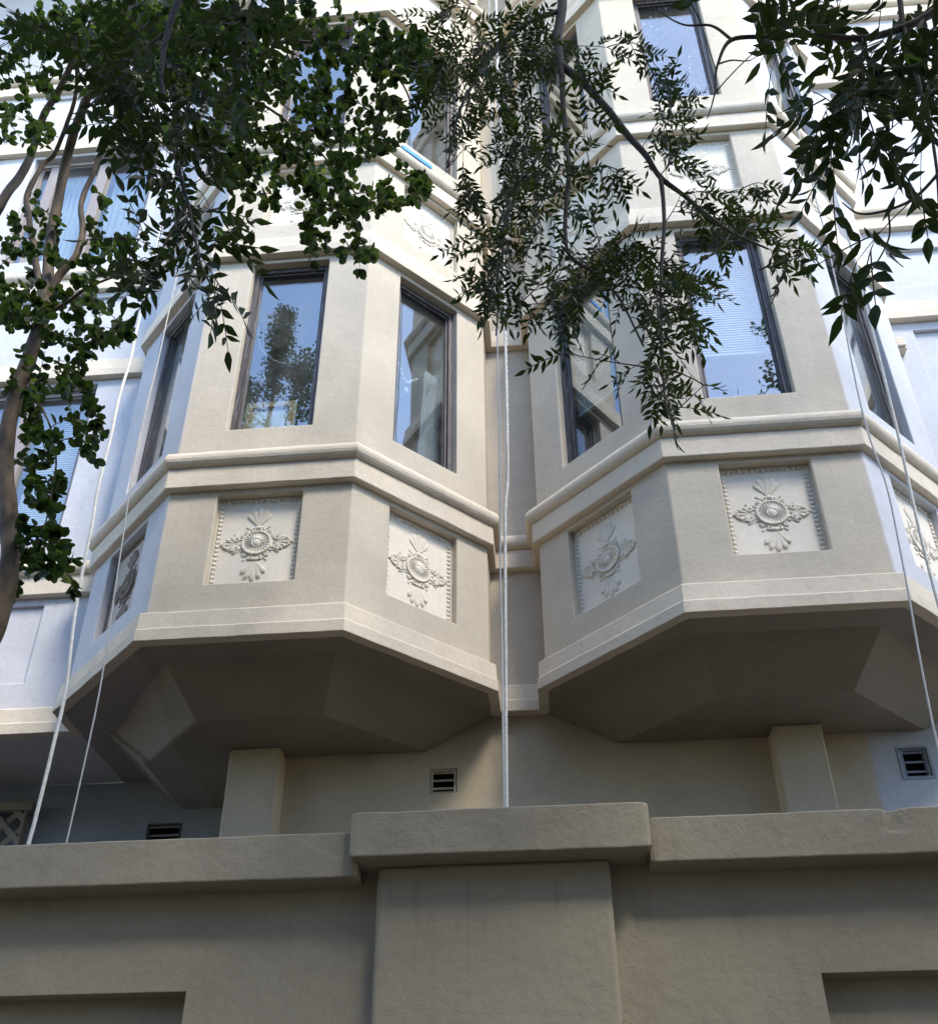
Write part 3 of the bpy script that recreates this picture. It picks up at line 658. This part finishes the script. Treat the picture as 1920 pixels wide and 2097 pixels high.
# lattice at the far left under the overhang
la = tag(empty('lattice_screen', (-4.4, 5.9, Z(.55))), 'beige diagonal lattice screen under the overhang at far left', 'lattice')
s = MB(); x0, x1, z0, z1 = -5.3, -3.43, Z(.56), Z(2.68)
for sg in (1, -1):
    c = -4
    while c < 4:
        # line x - xm = sg*(z-zm)+c, clipped to the frame
        xm, zm = (x0+x1)/2, (z0+z1)/2; pts = []
        zz = [z0, z1]; xs = [xm+c+sg*(z-zm) for z in zz]
        za, zb_ = z0, z1
        lo = max(z0, min(zm+sg*(x0-xm-c), zm+sg*(x1-xm-c))); hi = min(z1, max(zm+sg*(x0-xm-c), zm+sg*(x1-xm-c)))
        if hi-lo > .06:
            p = Vector((xm+c+sg*(lo-zm), 5.9+sg*.005, lo)); q = Vector((xm+c+sg*(hi-zm), 5.9+sg*.005, hi)); d = (q-p).normalized(); wv = Vector((-d.z, 0, d.x))*.019; th = Vector((0, .0045, 0))
            i = len(s.v); s.v += [p-wv-th, p+wv-th, q+wv-th, q-wv-th, p-wv+th, p+wv+th, q+wv+th, q-wv+th]; s.f += [tuple(i+k for k in f) for f in ((0, 1, 2, 3), (7, 6, 5, 4), (0, 4, 5, 1), (1, 5, 6, 2), (2, 6, 7, 3), (3, 7, 4, 0))]
        c += .16
s.build('lattice', M['lattice'], la)
s = MB(); s.box(x0-.05, x1+.05, 5.87, 5.93, z1-.01, z1+.05); s.box(x1-.005, x1+.012, 5.88, 5.92, z0, z1-.011); s.box(x0-.05, x0+.005, 5.87, 5.93, z0, z1-.011); s.build('frame', M['lattice'], la, bevel=.004)

# ------------------------------------------------------------------ trees
SHADE_CROWN_N = 270
def leaflet(mb, b, d, side, L, W_, fold=.25, curl=.1, rnd=False):
    """one leaf blade: base b, direction d, side vector in the blade"""
    n = d.cross(side)
    if rnd: prof = ((.18, .72), (.5, 1.0), (.8, .78))
    else: prof = ((.16, .62), (.42, 1.0), (.72, .58))
    i = len(mb.v); tip = b+d*L-n*curl*L; mb.v.append(b)
    for t, w_ in prof:
        c = b+d*(L*t)-n*(curl*L*t*t); mb.v += [c+side*(W_*w_)+n*(fold*W_*w_), c, c-side*(W_*w_)+n*(fold*W_*w_)]
    mb.v.append(tip); T = i+10
    mb.f += [(i, i+1, i+2), (i, i+2, i+3), (i+1, i+4, i+5, i+2), (i+2, i+5, i+6, i+3), (i+4, i+7, i+8, i+5), (i+5, i+8, i+9, i+6), (i+7, T, i+8), (i+8, T, i+9)]
def rv(s=1.): return Vector((random.gauss(0, s), random.gauss(0, s), random.gauss(0, s)))
def compound(fm, tm, b, d, L, ll, lw, pairs):
    d = (d+Vector((0, 0, -.15))).normalized(); side = d.cross(Vector((0, 0, 1))+rv(.45)).normalized(); n = side.cross(d)
    pts = [b]; dd = d.copy(); p = b.copy()
    for k in range(pairs+1):
        dd = (dd+Vector((0, 0, -.09))).normalized(); p = p+dd*(L/(pairs+1)); pts.append(p.copy())
    tm.tube(pts, [.0013]*(len(pts)-1)+[.0008], 4, False)
    for k in range(1, pairs+1):
        sc = 1-.25*abs(k/pairs-.55)*2
        for sg in (1, -1):
            if random.random() < .06: continue
            q = (side*sg*.85+d*random.uniform(.45, .75)+n*random.uniform(-.1, .25)+Vector((0, 0, -.18))+rv(.1)).normalized()
            sv = q.cross(n+rv(.25)).normalized(); leaflet(fm, pts[k]+d*random.uniform(-.004, .004), q, sv, ll*sc*random.uniform(.8, 1.15), lw*sc*random.uniform(.85, 1.15))
    q = (dd+rv(.1)).normalized(); leaflet(fm, pts[-1], q, q.cross(n).normalized(), ll*1.05, lw)
def grow(nodes, targets, tm, leaf_cb, r0=.003, droop=.06, nstep=5):
    """join every target to the nearest wood already grown, nearest first, and leaf the new twig"""
    import heapq
    nodes = list(nodes); todo = list(targets)
    best = []
    for t in todo:
        dmin, nb = min(((t-q).length_squared, i) for i, q in enumerate(nodes)); best.append([dmin, nb])
    alive = set(range(len(todo)))
    while alive:
        j = min(alive, key=lambda a: best[a][0]); alive.discard(j); t = todo[j]; a = nodes[best[j][1]]
        d = t-a; L = d.length
        if L < 1e-4: continue
        mid = a+d*.5+Vector((0, 0, L*random.uniform(.02, .22)))+rv(L*.07)
        pts = []
        for k in range(nstep+1):
            f = k/nstep; pts.append(a*(1-f)**2+mid*2*f*(1-f)+t*f*f)
        tm.tube(pts, [r0*(1-.55*k/nstep) for k in range(nstep+1)], 4, False)
        leaf_cb(pts, (pts[-1]-pts[-2]).normalized())
        base = len(nodes); nodes += pts[2:]
        for a2 in alive:
            for i in range(base, len(nodes)):
                dd = (todo[a2]-nodes[i]).length_squared
                if dd < best[a2][0]: best[a2] = [dd, i]
def cl_targets(clumps, Yf, dens=1.):
    out = []
    for cx, cy, rx, ry, n in clumps:
        n = max(1, round(n*dens))
        for _ in range(n):
            a = random.uniform(0, 2*math.pi); r_ = math.sqrt(random.random()); out.append(atd(cx+rx*r_*math.cos(a), cy+ry*r_*math.sin(a), Yf(cx, cy)))
    return out
def limb(tm, pts, rads, seg=9, n=None, nodes=None, wob=.006):
    n = n or len(pts)*6; c = line(pts, n); L = len(rads)-1; rr = []
    for k in range(n+1): t = k/n*L; i = min(int(t), L-1); rr.append(rads[i]+(rads[i+1]-rads[i])*(t-i))
    c = [p+noise.noise_vector(p*7)*wob for p in c]
    rr = [r_*(1+.10*noise.noise(p*14)) for r_, p in zip(rr, c)]
    tm.tube(c, rr, seg)
    if nodes is not None: nodes += c[::2]
    return c

# --- crape myrtle on the terrace, left
YM = 3.38
def ym(cx, cy):
    y = random.uniform(2.75, 3.6) if cx > 260 else random.uniform(3.0, 3.7)
    return y-min(1.15, max(0, (420-cy)/330))*(1 if cx > 150 else .75)
mt = tag(empty('myrtle_tree', (-2.7, YM, Z(.55))), 'smooth barked tree with round dark leaves and a curved trunk at left', 'tree')
nodes = []; s = MB()
tr = [(-2.75, YM, Z(.53)), (-2.62, YM, Z(1.6)), atd(-45, 1290, YM), atd(6, 1180, YM), atd(22, 1090, YM), atd(17, 1000, YM), atd(10, 900, YM), atd(32, 780, YM), atd(62, 695, YM), atd(90, 600, YM), atd(100, 480, YM), atd(128, 330, YM-.12), atd(150, 250, YM-.3), atd(185, 165, YM-.55), atd(230, 60, YM-.85), atd(270, -60, YM-1.1)]
limb(s, tr, [.060, .056, .052, .047, .043, .041, .040, .038, .037, .034, .030, .027, .025, .022, .018, .012], 12, 110, nodes); s.build('trunk', M['mbark'], mt, smooth=True)
def mlimb(pts, r_):
    r_ = [q*.74 for q in r_]
    s = MB(); limb(s, pts, r_, 9, None, nodes); s.build('branch', M['mbark'], mt, smooth=True)
mlimb([atd(85, 600, YM), atd(72, 520, YM), atd(58, 430, YM), atd(54, 385, YM-.02), atd(85, 325, YM-.05), atd(112, 295, YM-.1), atd(150, 180, YM-.4), atd(140, 40, YM-.75)], [.030, .026, .023, .022, .020, .018, .014, .010])
mlimb([atd(92, 598, YM), atd(115, 545, YM-.03), atd(150, 505, YM-.05), atd(163, 455, YM-.06), atd(160, 400, YM-.06), atd(185, 340, YM-.08), atd(222, 255, YM-.2), atd(330, 150, YM-.55), atd(430, 60, YM-.9)], [.033, .030, .027, .024, .021, .020, .018, .014, .010])
mlimb([(-2.35, YM+.1, Z(1.6)), atd(-60, 560, YM+.1), atd(0, 405, YM), atd(50, 330, YM), atd(88, 225, YM-.15), atd(135, 140, YM-.4), atd(190, -40, YM-.9)], [.05, .04, .036, .033, .029, .024, .015])
mlimb([atd(92, 620, YM), atd(140, 590, YM-.05), atd(185, 560, YM-.1), atd(240, 540, YM-.1)], [.016, .013, .010, .006])
mlimb([atd(222, 255, YM-.2), atd(340, 190, YM-.45), atd(480, 190, YM-.55), atd(600, 270, YM-.45), atd(700, 380, YM-.35)], [.015, .013, .011, .008, .005])
mlimb([atd(330, 150, YM-.55), atd(500, 90, YM-.85), atd(650, 90, YM-.9), atd(780, 150, YM-.8), atd(820, 240, YM-.6)], [.014, .012, .010, .007, .004])
mlimb([atd(30, 780, YM), atd(80, 800, YM-.05), atd(110, 900, YM-.08), atd(90, 1030, YM-.08)], [.010, .008, .006, .004])
fm, tm = MB(), MB()
def myrtle_leaves(pts, d):
    for k in range(1, len(pts)):
        p = pts[k]; dd = (pts[k]-pts[k-1]).normalized()
        for q in range(2 if k > 1 else 1):
            o = dd.cross(rv()).normalized(); v = (o*.8+dd*.5+Vector((0, 0, -.25))+rv(.2)).normalized()
            sv = v.cross(Vector((0, 0, 1))+rv(.6)).normalized(); L = random.uniform(.034, .062)*(.66 if p.y < 2.45 else .8 if p.y < 2.8 else 1); leaflet(fm, p, v, sv, L, L*.37, .15, .12, True)
    for q in range(2): v = (d+rv(.5)).normalized(); leaflet(fm, pts[-1], v, v.cross(rv()).normalized(), .05, .019, .15, .1, True)
MC = [(600, 90, 170, 90, 120), (690, 240, 110, 90, 80), (560, 230, 120, 90, 70), (640, 390, 120, 60, 55), (720, 470, 25, 40, 7), (612, 520, 14, 14, 2), (690, 510, 26, 28, 8), (600, 470, 40, 25, 8), (790, 370, 55, 50, 24), (770, 110, 70, 60, 36), (840, 130, 40, 60, 16),
      (450, 130, 130, 120, 90), (300, 110, 140, 100, 90), (130, 60, 130, 60, 60), (50, 180, 70, 120, 36), (250, 60, 200, 60, 60), (420, 40, 160, 40, 40), (420, 280, 90, 70, 40), (520, 330, 80, 60, 30),
      (60, 450, 60, 80, 26), (30, 560, 50, 90, 30), (70, 640, 70, 60, 26), (175, 640, 70, 55, 26), (130, 560, 90, 50, 24), (250, 645, 16, 45, 8), (150, 710, 45, 30, 9), (60, 760, 45, 60, 18), (150, 770, 40, 40, 12), (175, 840, 30, 40, 10), (125, 868, 12, 12, 2), (60, 880, 40, 70, 22), (90, 960, 45, 60, 22), (60, 1060, 45, 40, 16), (115, 1060, 30, 20, 7), (100, 1110, 50, 25, 14), (150, 1155, 14, 12, 3), (200, 430, 22, 60, 8), (195, 500, 30, 40, 10), (170, 900, 25, 20, 4), (280, 490, 40, 30, 8), (20, 1150, 15, 30, 3)]
grow(nodes, cl_targets(MC, ym, .66)+cl_targets([c for c in MC if c[1] < 300 and c[0] < 480], ym, .15), tm, myrtle_leaves, .0026)
fm.build('crown', M['myrtle'], mt); tm.build('twig', M['mbark'], mt)

# --- fine leaved ash whose boughs hang over the pavement, centre
YA = 2.05
def ya(cx, cy): return random.uniform(1.75, 2.45)
at_ = tag(empty('ash_tree', (.75, .55, 0)), 'fine leaved tree whose dark boughs hang down in front of the two bays', 'tree')
nodes = []
s = MB(); limb(s, [(.95, -.9, -.1), (.93, -.9, 1.5), (.85, -.8, 3.2), (.7, -.45, 4.6), (.55, .3, 5.6), (.45, 1.2, 5.9)], [.15, .13, .115, .095, .07, .05], 12, 60); s.build('trunk', M['abark'], at_, smooth=True)
def alimb(pts, r_, par=at_):
    s = MB(); limb(s, pts, r_, 8, None, nodes, .004); s.build('branch', M['abark'], par, smooth=True)
alimb([(.45, 1.2, 5.9), atd(1115, -150, YA), atd(1106, 0, YA), atd(1098, 70, YA), atd(1102, 125, YA), atd(1106, 160, YA), atd(1112, 260, YA), atd(1120, 340, YA-.02), atd(1112, 420, YA-.03), atd(1120, 500, YA-.03), atd(1180, 545, YA), atd(1220, 590, YA), atd(1265, 680, YA)], [.03, .022, .0195, .018, .0165, .011, .0085, .008, .007, .006, .005, .004, .003])
alimb([atd(1104, 128, YA), atd(1150, 165, YA), atd(1190, 210, YA), atd(1225, 255, YA), atd(1265, 300, YA), atd(1300, 348, YA), atd(1345, 385, YA), atd(1400, 430, YA), atd(1450, 462, YA), atd(1510, 490, YA)], [.0155, .0145, .0130, .0120, .0105, .009, .007, .0055, .0045, .003])
alimb([atd(1300, 345, YA), atd(1306, 430, YA-.02), atd(1302, 520, YA-.02), atd(1300, 620, YA-.02), atd(1305, 740, YA-.02), atd(1312, 820, YA)], [.008, .0065, .0055, .0045, .0035, .002])
alimb([atd(1102, 20, YA), atd(1030, 50, YA-.05), atd(960, 120, YA-.05), atd(905, 220, YA-.05), atd(880, 330, YA-.05)], [.011, .009, .007, .005, .003])
alimb([atd(1108, 230, YA), atd(1050, 320, YA+.05), atd(1000, 420, YA+.05), atd(985, 560, YA+.05), atd(975, 660, YA+.05)], [.007, .006, .005, .004, .002])
fm, tm = MB(), MB()
def ash_leaves(pts, d):
    for k in range(2, len(pts)-1):
        o = d.cross(rv()).normalized(); compound(fm, tm, pts[k], (o*.8+d*.5+Vector((0, 0, -.35))).normalized(), random.uniform(.085, .125), random.uniform(.030, .044), .0062, random.randint(3, 5))
    compound(fm, tm, pts[-1], (d+Vector((0, 0, -.4))).normalized(), random.uniform(.10, .14), random.uniform(.034, .046), .0066, random.randint(4, 6))
AC = [(960, 70, 150, 80, 46), (905, 210, 80, 80, 26), (1010, 200, 90, 90, 34), (880, 130, 60, 50, 10), (1170, 110, 60, 50, 8), (1240, 120, 40, 40, 5), (1160, 230, 40, 40, 4), (1320, 190, 45, 45, 11), (1335, 270, 35, 45, 8), (1060, 330, 80, 70, 20),
      (970, 360, 100, 60, 24), (980, 470, 90, 60, 20), (985, 590, 45, 50, 11), (930, 540, 35, 50, 4), (1130, 400, 60, 60, 11), (1190, 330, 35, 40, 4), (1100, 540, 80, 60, 17), (1080, 630, 50, 30, 4), (1105, 690, 10, 20, 1), (1280, 500, 90, 50, 16), (1380, 390, 45, 35, 7), (1470, 360, 25, 35, 3), (1450, 470, 50, 50, 11), (1540, 480, 40, 45, 6), (1330, 590, 70, 55, 15), (1250, 580, 50, 50, 9), (1400, 540, 40, 40, 6), (1300, 670, 55, 35, 8), (1370, 640, 25, 30, 3), (1305, 750, 35, 28, 5), (1312, 800, 8, 10, 1), (1240, 720, 20, 20, 2), (1385, 770, 15, 20, 2), (1200, 470, 50, 50, 6), (1560, 540, 25, 25, 2), (1290, 250, 40, 30, 3), (1070, 60, 60, 60, 10)]
grow(nodes, cl_targets(AC, ya, .53), tm, ash_leaves, .0022)
def shade_crown(fm, tm, nodes, n, x0, x1, leaf, seed):  # unseen upper crown, added overhead to shade the lower wall
    rs = random.getstate(); random.seed(seed); tg = []
    while len(tg) < n:
        p = Vector((random.uniform(x0, x1), random.uniform(-3.4, 1.5), random.uniform(3.2, 7.4)))
        if p.z > 4.0+(4.3-p.y)*.92 or p.z < 2.35*p.y+1.0 or p.z < 3.2+.25*abs(p.y): continue
        tg.append(p+Vector((0, 0, EYE)))
    def lv(pts, d):
        for k in range(1, len(pts)):
            for q in range(7):
                v = rv().normalized(); v.z *= .5; L = random.uniform(.7, 1.2)*leaf; p = pts[k]+rv(.09); sv = v.cross(rv()).normalized(); c = p+v*L*.5
                fm.quad(p, c+sv*L*.27, p+v*L, c-sv*L*.27)
    grow(nodes, tg, tm, lv, .006, nstep=6); random.setstate(rs)
up_ = []
s = MB(); limb(s, [(.85, -.8, 3.2), (.9, -1.2, 5), (.6, -1.4, 6.6), (.2, -1.6, 8.2)], [.10, .085, .06, .02], 10, 24, up_); s.build('branch', M['abark'], at_, smooth=True)
s = MB(); limb(s, [(.88, -1.1, 4.6), (-.4, -.9, 5.6), (-1.8, -.6, 6.3), (-3.2, -.6, 6.8)], [.07, .055, .04, .02], 9, 24, up_); s.build('branch', M['abark'], at_, smooth=True)
shade_crown(fm, tm, up_, SHADE_CROWN_N, -5.0, 1.4, .17, 21)
fm.build('crown', M['ash'], at_); tm.build('twig', M['abark'], at_)

# --- broader leaved tree close to the camera: boughs at the top right and the upper left
YN = 1.05
def yn(cx, cy): return random.uniform(.92, 1.25)
nt_ = tag(empty('elder_tree', (1.9, -.9, 0)), 'tree with larger pointed leaves whose twigs cross the top right and upper left corners', 'tree')
nodes = []
s = MB(); limb(s, [(2.3, -.6, -.1), (2.25, -.6, 1.4), (2.1, -.4, 2.4), (1.6, .2, 3.2), (1.1, .7, 3.45), atd(1990, -40, YN)], [.12, .105, .09, .06, .035, .012], 12, 60); s.build('trunk', M['abark'], nt_, smooth=True)
def nl(pts, r_): alimb(pts, r_, nt_)
nl([atd(1990, -40, YN), atd(1850, 20, YN), atd(1790, 50, YN), atd(1700, 74, YN), atd(1600, 68, YN), atd(1520, 70, YN), atd(1440, 78, YN), atd(1412, 128, YN), atd(1407, 180, YN), atd(1392, 235, YN)], [.012, .0085, .0072, .006, .005, .0045, .0042, .0025, .0018, .001])
nl([atd(1440, 78, YN), atd(1400, 52, YN), atd(1345, 50, YN), atd(1290, 18, YN)], [.0032, .0024, .0018, .001])
nl([atd(1415, 125, YN), atd(1440, 118, YN), atd(1475, 118, YN), atd(1500, 100, YN)], [.0018, .0014, .001, .0006])
nl([atd(1760, -60, YN), atd(1775, 30, YN), atd(1795, 110, YN), atd(1812, 190, YN), atd(1835, 265, YN), atd(1860, 300, YN)], [.006, .005, .0045, .0038, .003, .0025])
nl([atd(1850, 335, YN), atd(1800, 390, YN), atd(1745, 415, YN), atd(1690, 422, YN), atd(1655, 400, YN)], [.0032, .0026, .0022, .0016, .001])
nl([atd(1746, 416, YN), atd(1748, 465, YN), atd(1722, 520, YN), atd(1700, 550, YN)], [.0018, .0015, .0012, .0008])
nl([atd(1835, 265, YN), atd(1846, 400, YN), atd(1850, 540, YN)], [.003, .0022, .0014])
# the bough that reaches across to the upper left
s = MB(); limb(s, [(1.6, .2, 3.2), (.8, .3, 3.75), (-.1, .55, 3.9), (-.5, .8, 3.75), atd(380, -60, 1.45)], [.05, .04, .03, .022, .014], 9, 50); s.build('branch', M['abark'], nt_, smooth=True)
nl([atd(380, -60, 1.45), atd(330, 60, 1.45), atd(320, 180, 1.42), atd(345, 300, 1.4), atd(370, 400, 1.4), atd(390, 500, 1.4), atd(420, 570, 1.4)], [.012, .009, .007, .0055, .0045, .003, .002])
nl([atd(330, 60, 1.45), atd(250, 120, 1.45), atd(170, 170, 1.45)], [.006, .004, .002])
nl([atd(370, 400, 1.4), atd(330, 470, 1.4), atd(290, 540, 1.4)], [.0035, .0025, .0015])
fm, tm = MB(), MB()
def near_leaves(pts, d):
    for k in (3,):
        o = d.cross(rv()).normalized(); compound(fm, tm, pts[k], (o*.8+d*.6+Vector((0, 0, -.3))).normalized(), random.uniform(.09, .12), random.uniform(.042, .055), .0095, random.randint(2, 4))
    compound(fm, tm, pts[-1], (d+Vector((0, 0, -.5))).normalized(), random.uniform(.09, .13), random.uniform(.045, .058), .010, random.randint(3, 4))
NC = [(1580, 40, 100, 45, 8), (1720, 30, 110, 50, 8), (1810, 90, 50, 70, 5), (1700, 150, 60, 50, 8), (1520, 150, 20, 20, 2), (1610, 210, 30, 40, 4), (1730, 230, 60, 40, 7), (1640, 390, 15, 15, 1), (1800, 360, 30, 25, 2), (1745, 290, 35, 25, 2), (1715, 470, 25, 25, 2), (1690, 515, 20, 15, 1), (1830, 200, 30, 40, 4), (1380, 5, 25, 15, 2), (1690, 150, 40, 40, 3)]
grow(nodes, cl_targets(NC, yn, .72), tm, near_leaves, .0014)
NC2 = [(340, 330, 70, 110, 16), (420, 440, 55, 45, 6), (320, 500, 70, 50, 8), (430, 560, 35, 35, 4), (290, 190, 110, 110, 20), (240, 90, 150, 80, 20), (420, 250, 60, 70, 8), (500, 60, 90, 60, 10), (290, 560, 30, 30, 2), (60, 60, 60, 60, 6)]
grow(nodes, cl_targets(NC2, lambda a, b: random.uniform(1.3, 1.6)), tm, near_leaves, .0016)
up_ = []
s = MB(); limb(s, [(2.1, -.4, 2.4), (2.4, -.9, 4.4), (2.6, -1.2, 6.0), (2.6, -1.4, 7.8)], [.09, .075, .05, .02], 10, 24, up_); s.build('branch', M['abark'], nt_, smooth=True)
s = MB(); limb(s, [(2.4, -.9, 4.4), (3.2, -.5, 5.4), (4.0, -.2, 6.3)], [.06, .045, .02], 9, 18, up_); s.build('branch', M['abark'], nt_, smooth=True)
shade_crown(fm, tm, up_, int(SHADE_CROWN_N*.62), 1.0, 5.4, .17, 22)
fm.build('crown', M['ashnear'], nt_); tm.build('twig', M['abark'], nt_)

# --- pavement trees behind the camera: one mirrors in the panes, the others are added for shade
def street_tree(x, y, h, label, crown_r, nclump, seed, zlow, upright=True, leaf=.085):
    random.seed(seed); t = empty('street_tree', (x, y, 0)); tag(t, label, 'tree', 'trees along the pavement behind the viewer')
    nd = []; s = MB(); limb(s, [(x, y, -.1), (x+.03, y, h*.3), (x-.05, y+.05, h*.6), (x, y, h*.97)], [.16, .12, .07, .012], 10, 50, nd); s.build('trunk', M['mbark'], t, smooth=True)
    fm, tm = MB(), MB(); tg = []
    for k in range(nclump if upright else 0):
        ox, tip, bot, r1 = random.choice(((0, h, h-1.7, .22), (0, h, h-1.7, .22), (.42, h-1.0, h-2.4, .24), (-.5, h-1.5, h-2.8, .26), (0, h-1.9, zlow, crown_r), (0, h-1.9, zlow, crown_r), (0, h-1.9, zlow, crown_r)))
        f = random.random(); a = random.uniform(0, 6.283); rr = r1*math.sqrt(random.random())*min(1, .25+f*(3.5 if r1 > 1 else 1.2)); tg.append(Vector((x+ox+rr*math.cos(a), y+rr*math.sin(a), tip+(bot-tip)*f)))
    for k in range(0 if upright else nclump):
        f = random.random()**.8; z = zlow+(h-zlow)*f; rr = crown_r*(1-f**2.2)*random.uniform(.25, 1)+.12; a = random.uniform(0, 6.283)
        tg.append(Vector((x+rr*math.cos(a), y+rr*math.sin(a), z+rr*.5 if upright else z)))
    def lv(pts, d):
        for k in range(1, len(pts)):
            for q in range(5):
                v = rv().normalized(); v.z *= .6; L = random.uniform(.7, 1.2)*leaf; p = pts[k]+rv(.07); sv = v.cross(rv()).normalized(); c = p+v*L*.5
                fm.quad(p, c+sv*L*.3, p+v*L, c-sv*L*.3)
    grow(nd[3:], tg, tm, lv, .008, nstep=6); fm.build('crown', M['myrtle'], t); tm.build('twig', M['mbark'], t)
def mirror_x(u, v, yt):                      # where a thing seen mirrored in the front panes stands
    d = 2*(YF+.09)-yt; return at(u, v, d)
q = mirror_x(585, 640, -1.7)
street_tree(q.x, -1.7, q.z, 'tall upright street tree mirrored in the left front window', 1.4, 420, 5, 4.2, True, .06)
for (x, y, h, lab, r_, n, sd_, zl) in (  # unseen trees, added for the shade they cast
        (3.6, -2.0, 8.5, 'broad shade tree added behind the viewer to the right', 2.6, 330, 6, 3.2),
        (-5.4, -1.9, 9.0, 'broad shade tree added behind the viewer to the left', 2.6, 200, 7, 3.2),
        (5.3, -2.3, 18.2, 'very tall slender shade tree added behind the viewer, right of the mirrored one', 1.9, 250, 31, 11.6),  # this and the next are added to keep sun off the bays and gap
        (8.0, -2.1, 18.4, 'very tall slender shade tree added behind the viewer, farther right', 2.0, 230, 32, 11.8),
        (8.6, .4, 8.0, 'wide crowned shade tree added down the pavement to the right', 2.8, 330, 8, 2.0),
        (-9.4, .4, 8.0, 'wide crowned shade tree added down the pavement to the left', 2.8, 200, 9, 2.0),
        
        (-6.5, -10.4, 8.0, 'shade tree added in front of the houses across the street, to the left', 2.8, 260, 12, 2.0),  # these three are added to shade the house fronts
        (0.0, -10.4, 7.5, 'shade tree added in front of the houses across the street, straight behind', 2.8, 260, 13, 2.0),
        (6.5, -10.4, 8.2, 'shade tree added in front of the houses across the street, to the right', 2.8, 260, 14, 2.0)):
    street_tree(x, y, h, lab, r_, n, sd_, zl, False, .11 if h > 12 else .2)

# ------------------------------------------------------------------ houses across the street
def house(x0, x1, h, label, mat):
    yb = -13.5; t = empty('row_house', ((x0+x1)/2, yb-4, 0)); tag(t, label, 'house', 'row houses across the street')
    FH = face_mat(Vector((x1, yb, 0)), Vector((-1, 0, 0)), Vector((0, 1, 0))); s = MB(); holes = []
    wd = x1-x0
    for f in range(3):
        for k in range(3): a = wd*(.12+.29*k); holes.append((a, a+1.1, 1.0+3*f, 2.7+3*f, .15))
    holed_wall(s, FH, 0, wd, -.1, h, holes); s.box(x0, x1, yb-8, yb-.2, -.1, h-.01); s.build('wall', mat, t)
    s = MB(); s.box(x0-.02, x1-.02, yb-8, yb+.35, h+.01, h+.4); s.build('roof', M['roof'], t)
    for a, b, c, d, _ in holes: window(FH, a, b, c, d, t, .06, .07, 'taupe')
house(-22, -13, 10.0, 'tan row house across the street, farthest left', M['brickred'])
house(-13, -4.5, 10.8, 'tan row house across the street, left of the viewer', M['brickred'])
house(-4.5, 4.5, 10.2, 'tan row house across the street, straight behind the viewer', M['brickred'])
house(4.5, 13, 11.0, 'tan row house across the street, right of the viewer', M['brickred'])
house(13, 22, 10.4, 'tan row house across the street, farthest right', M['brickred'])
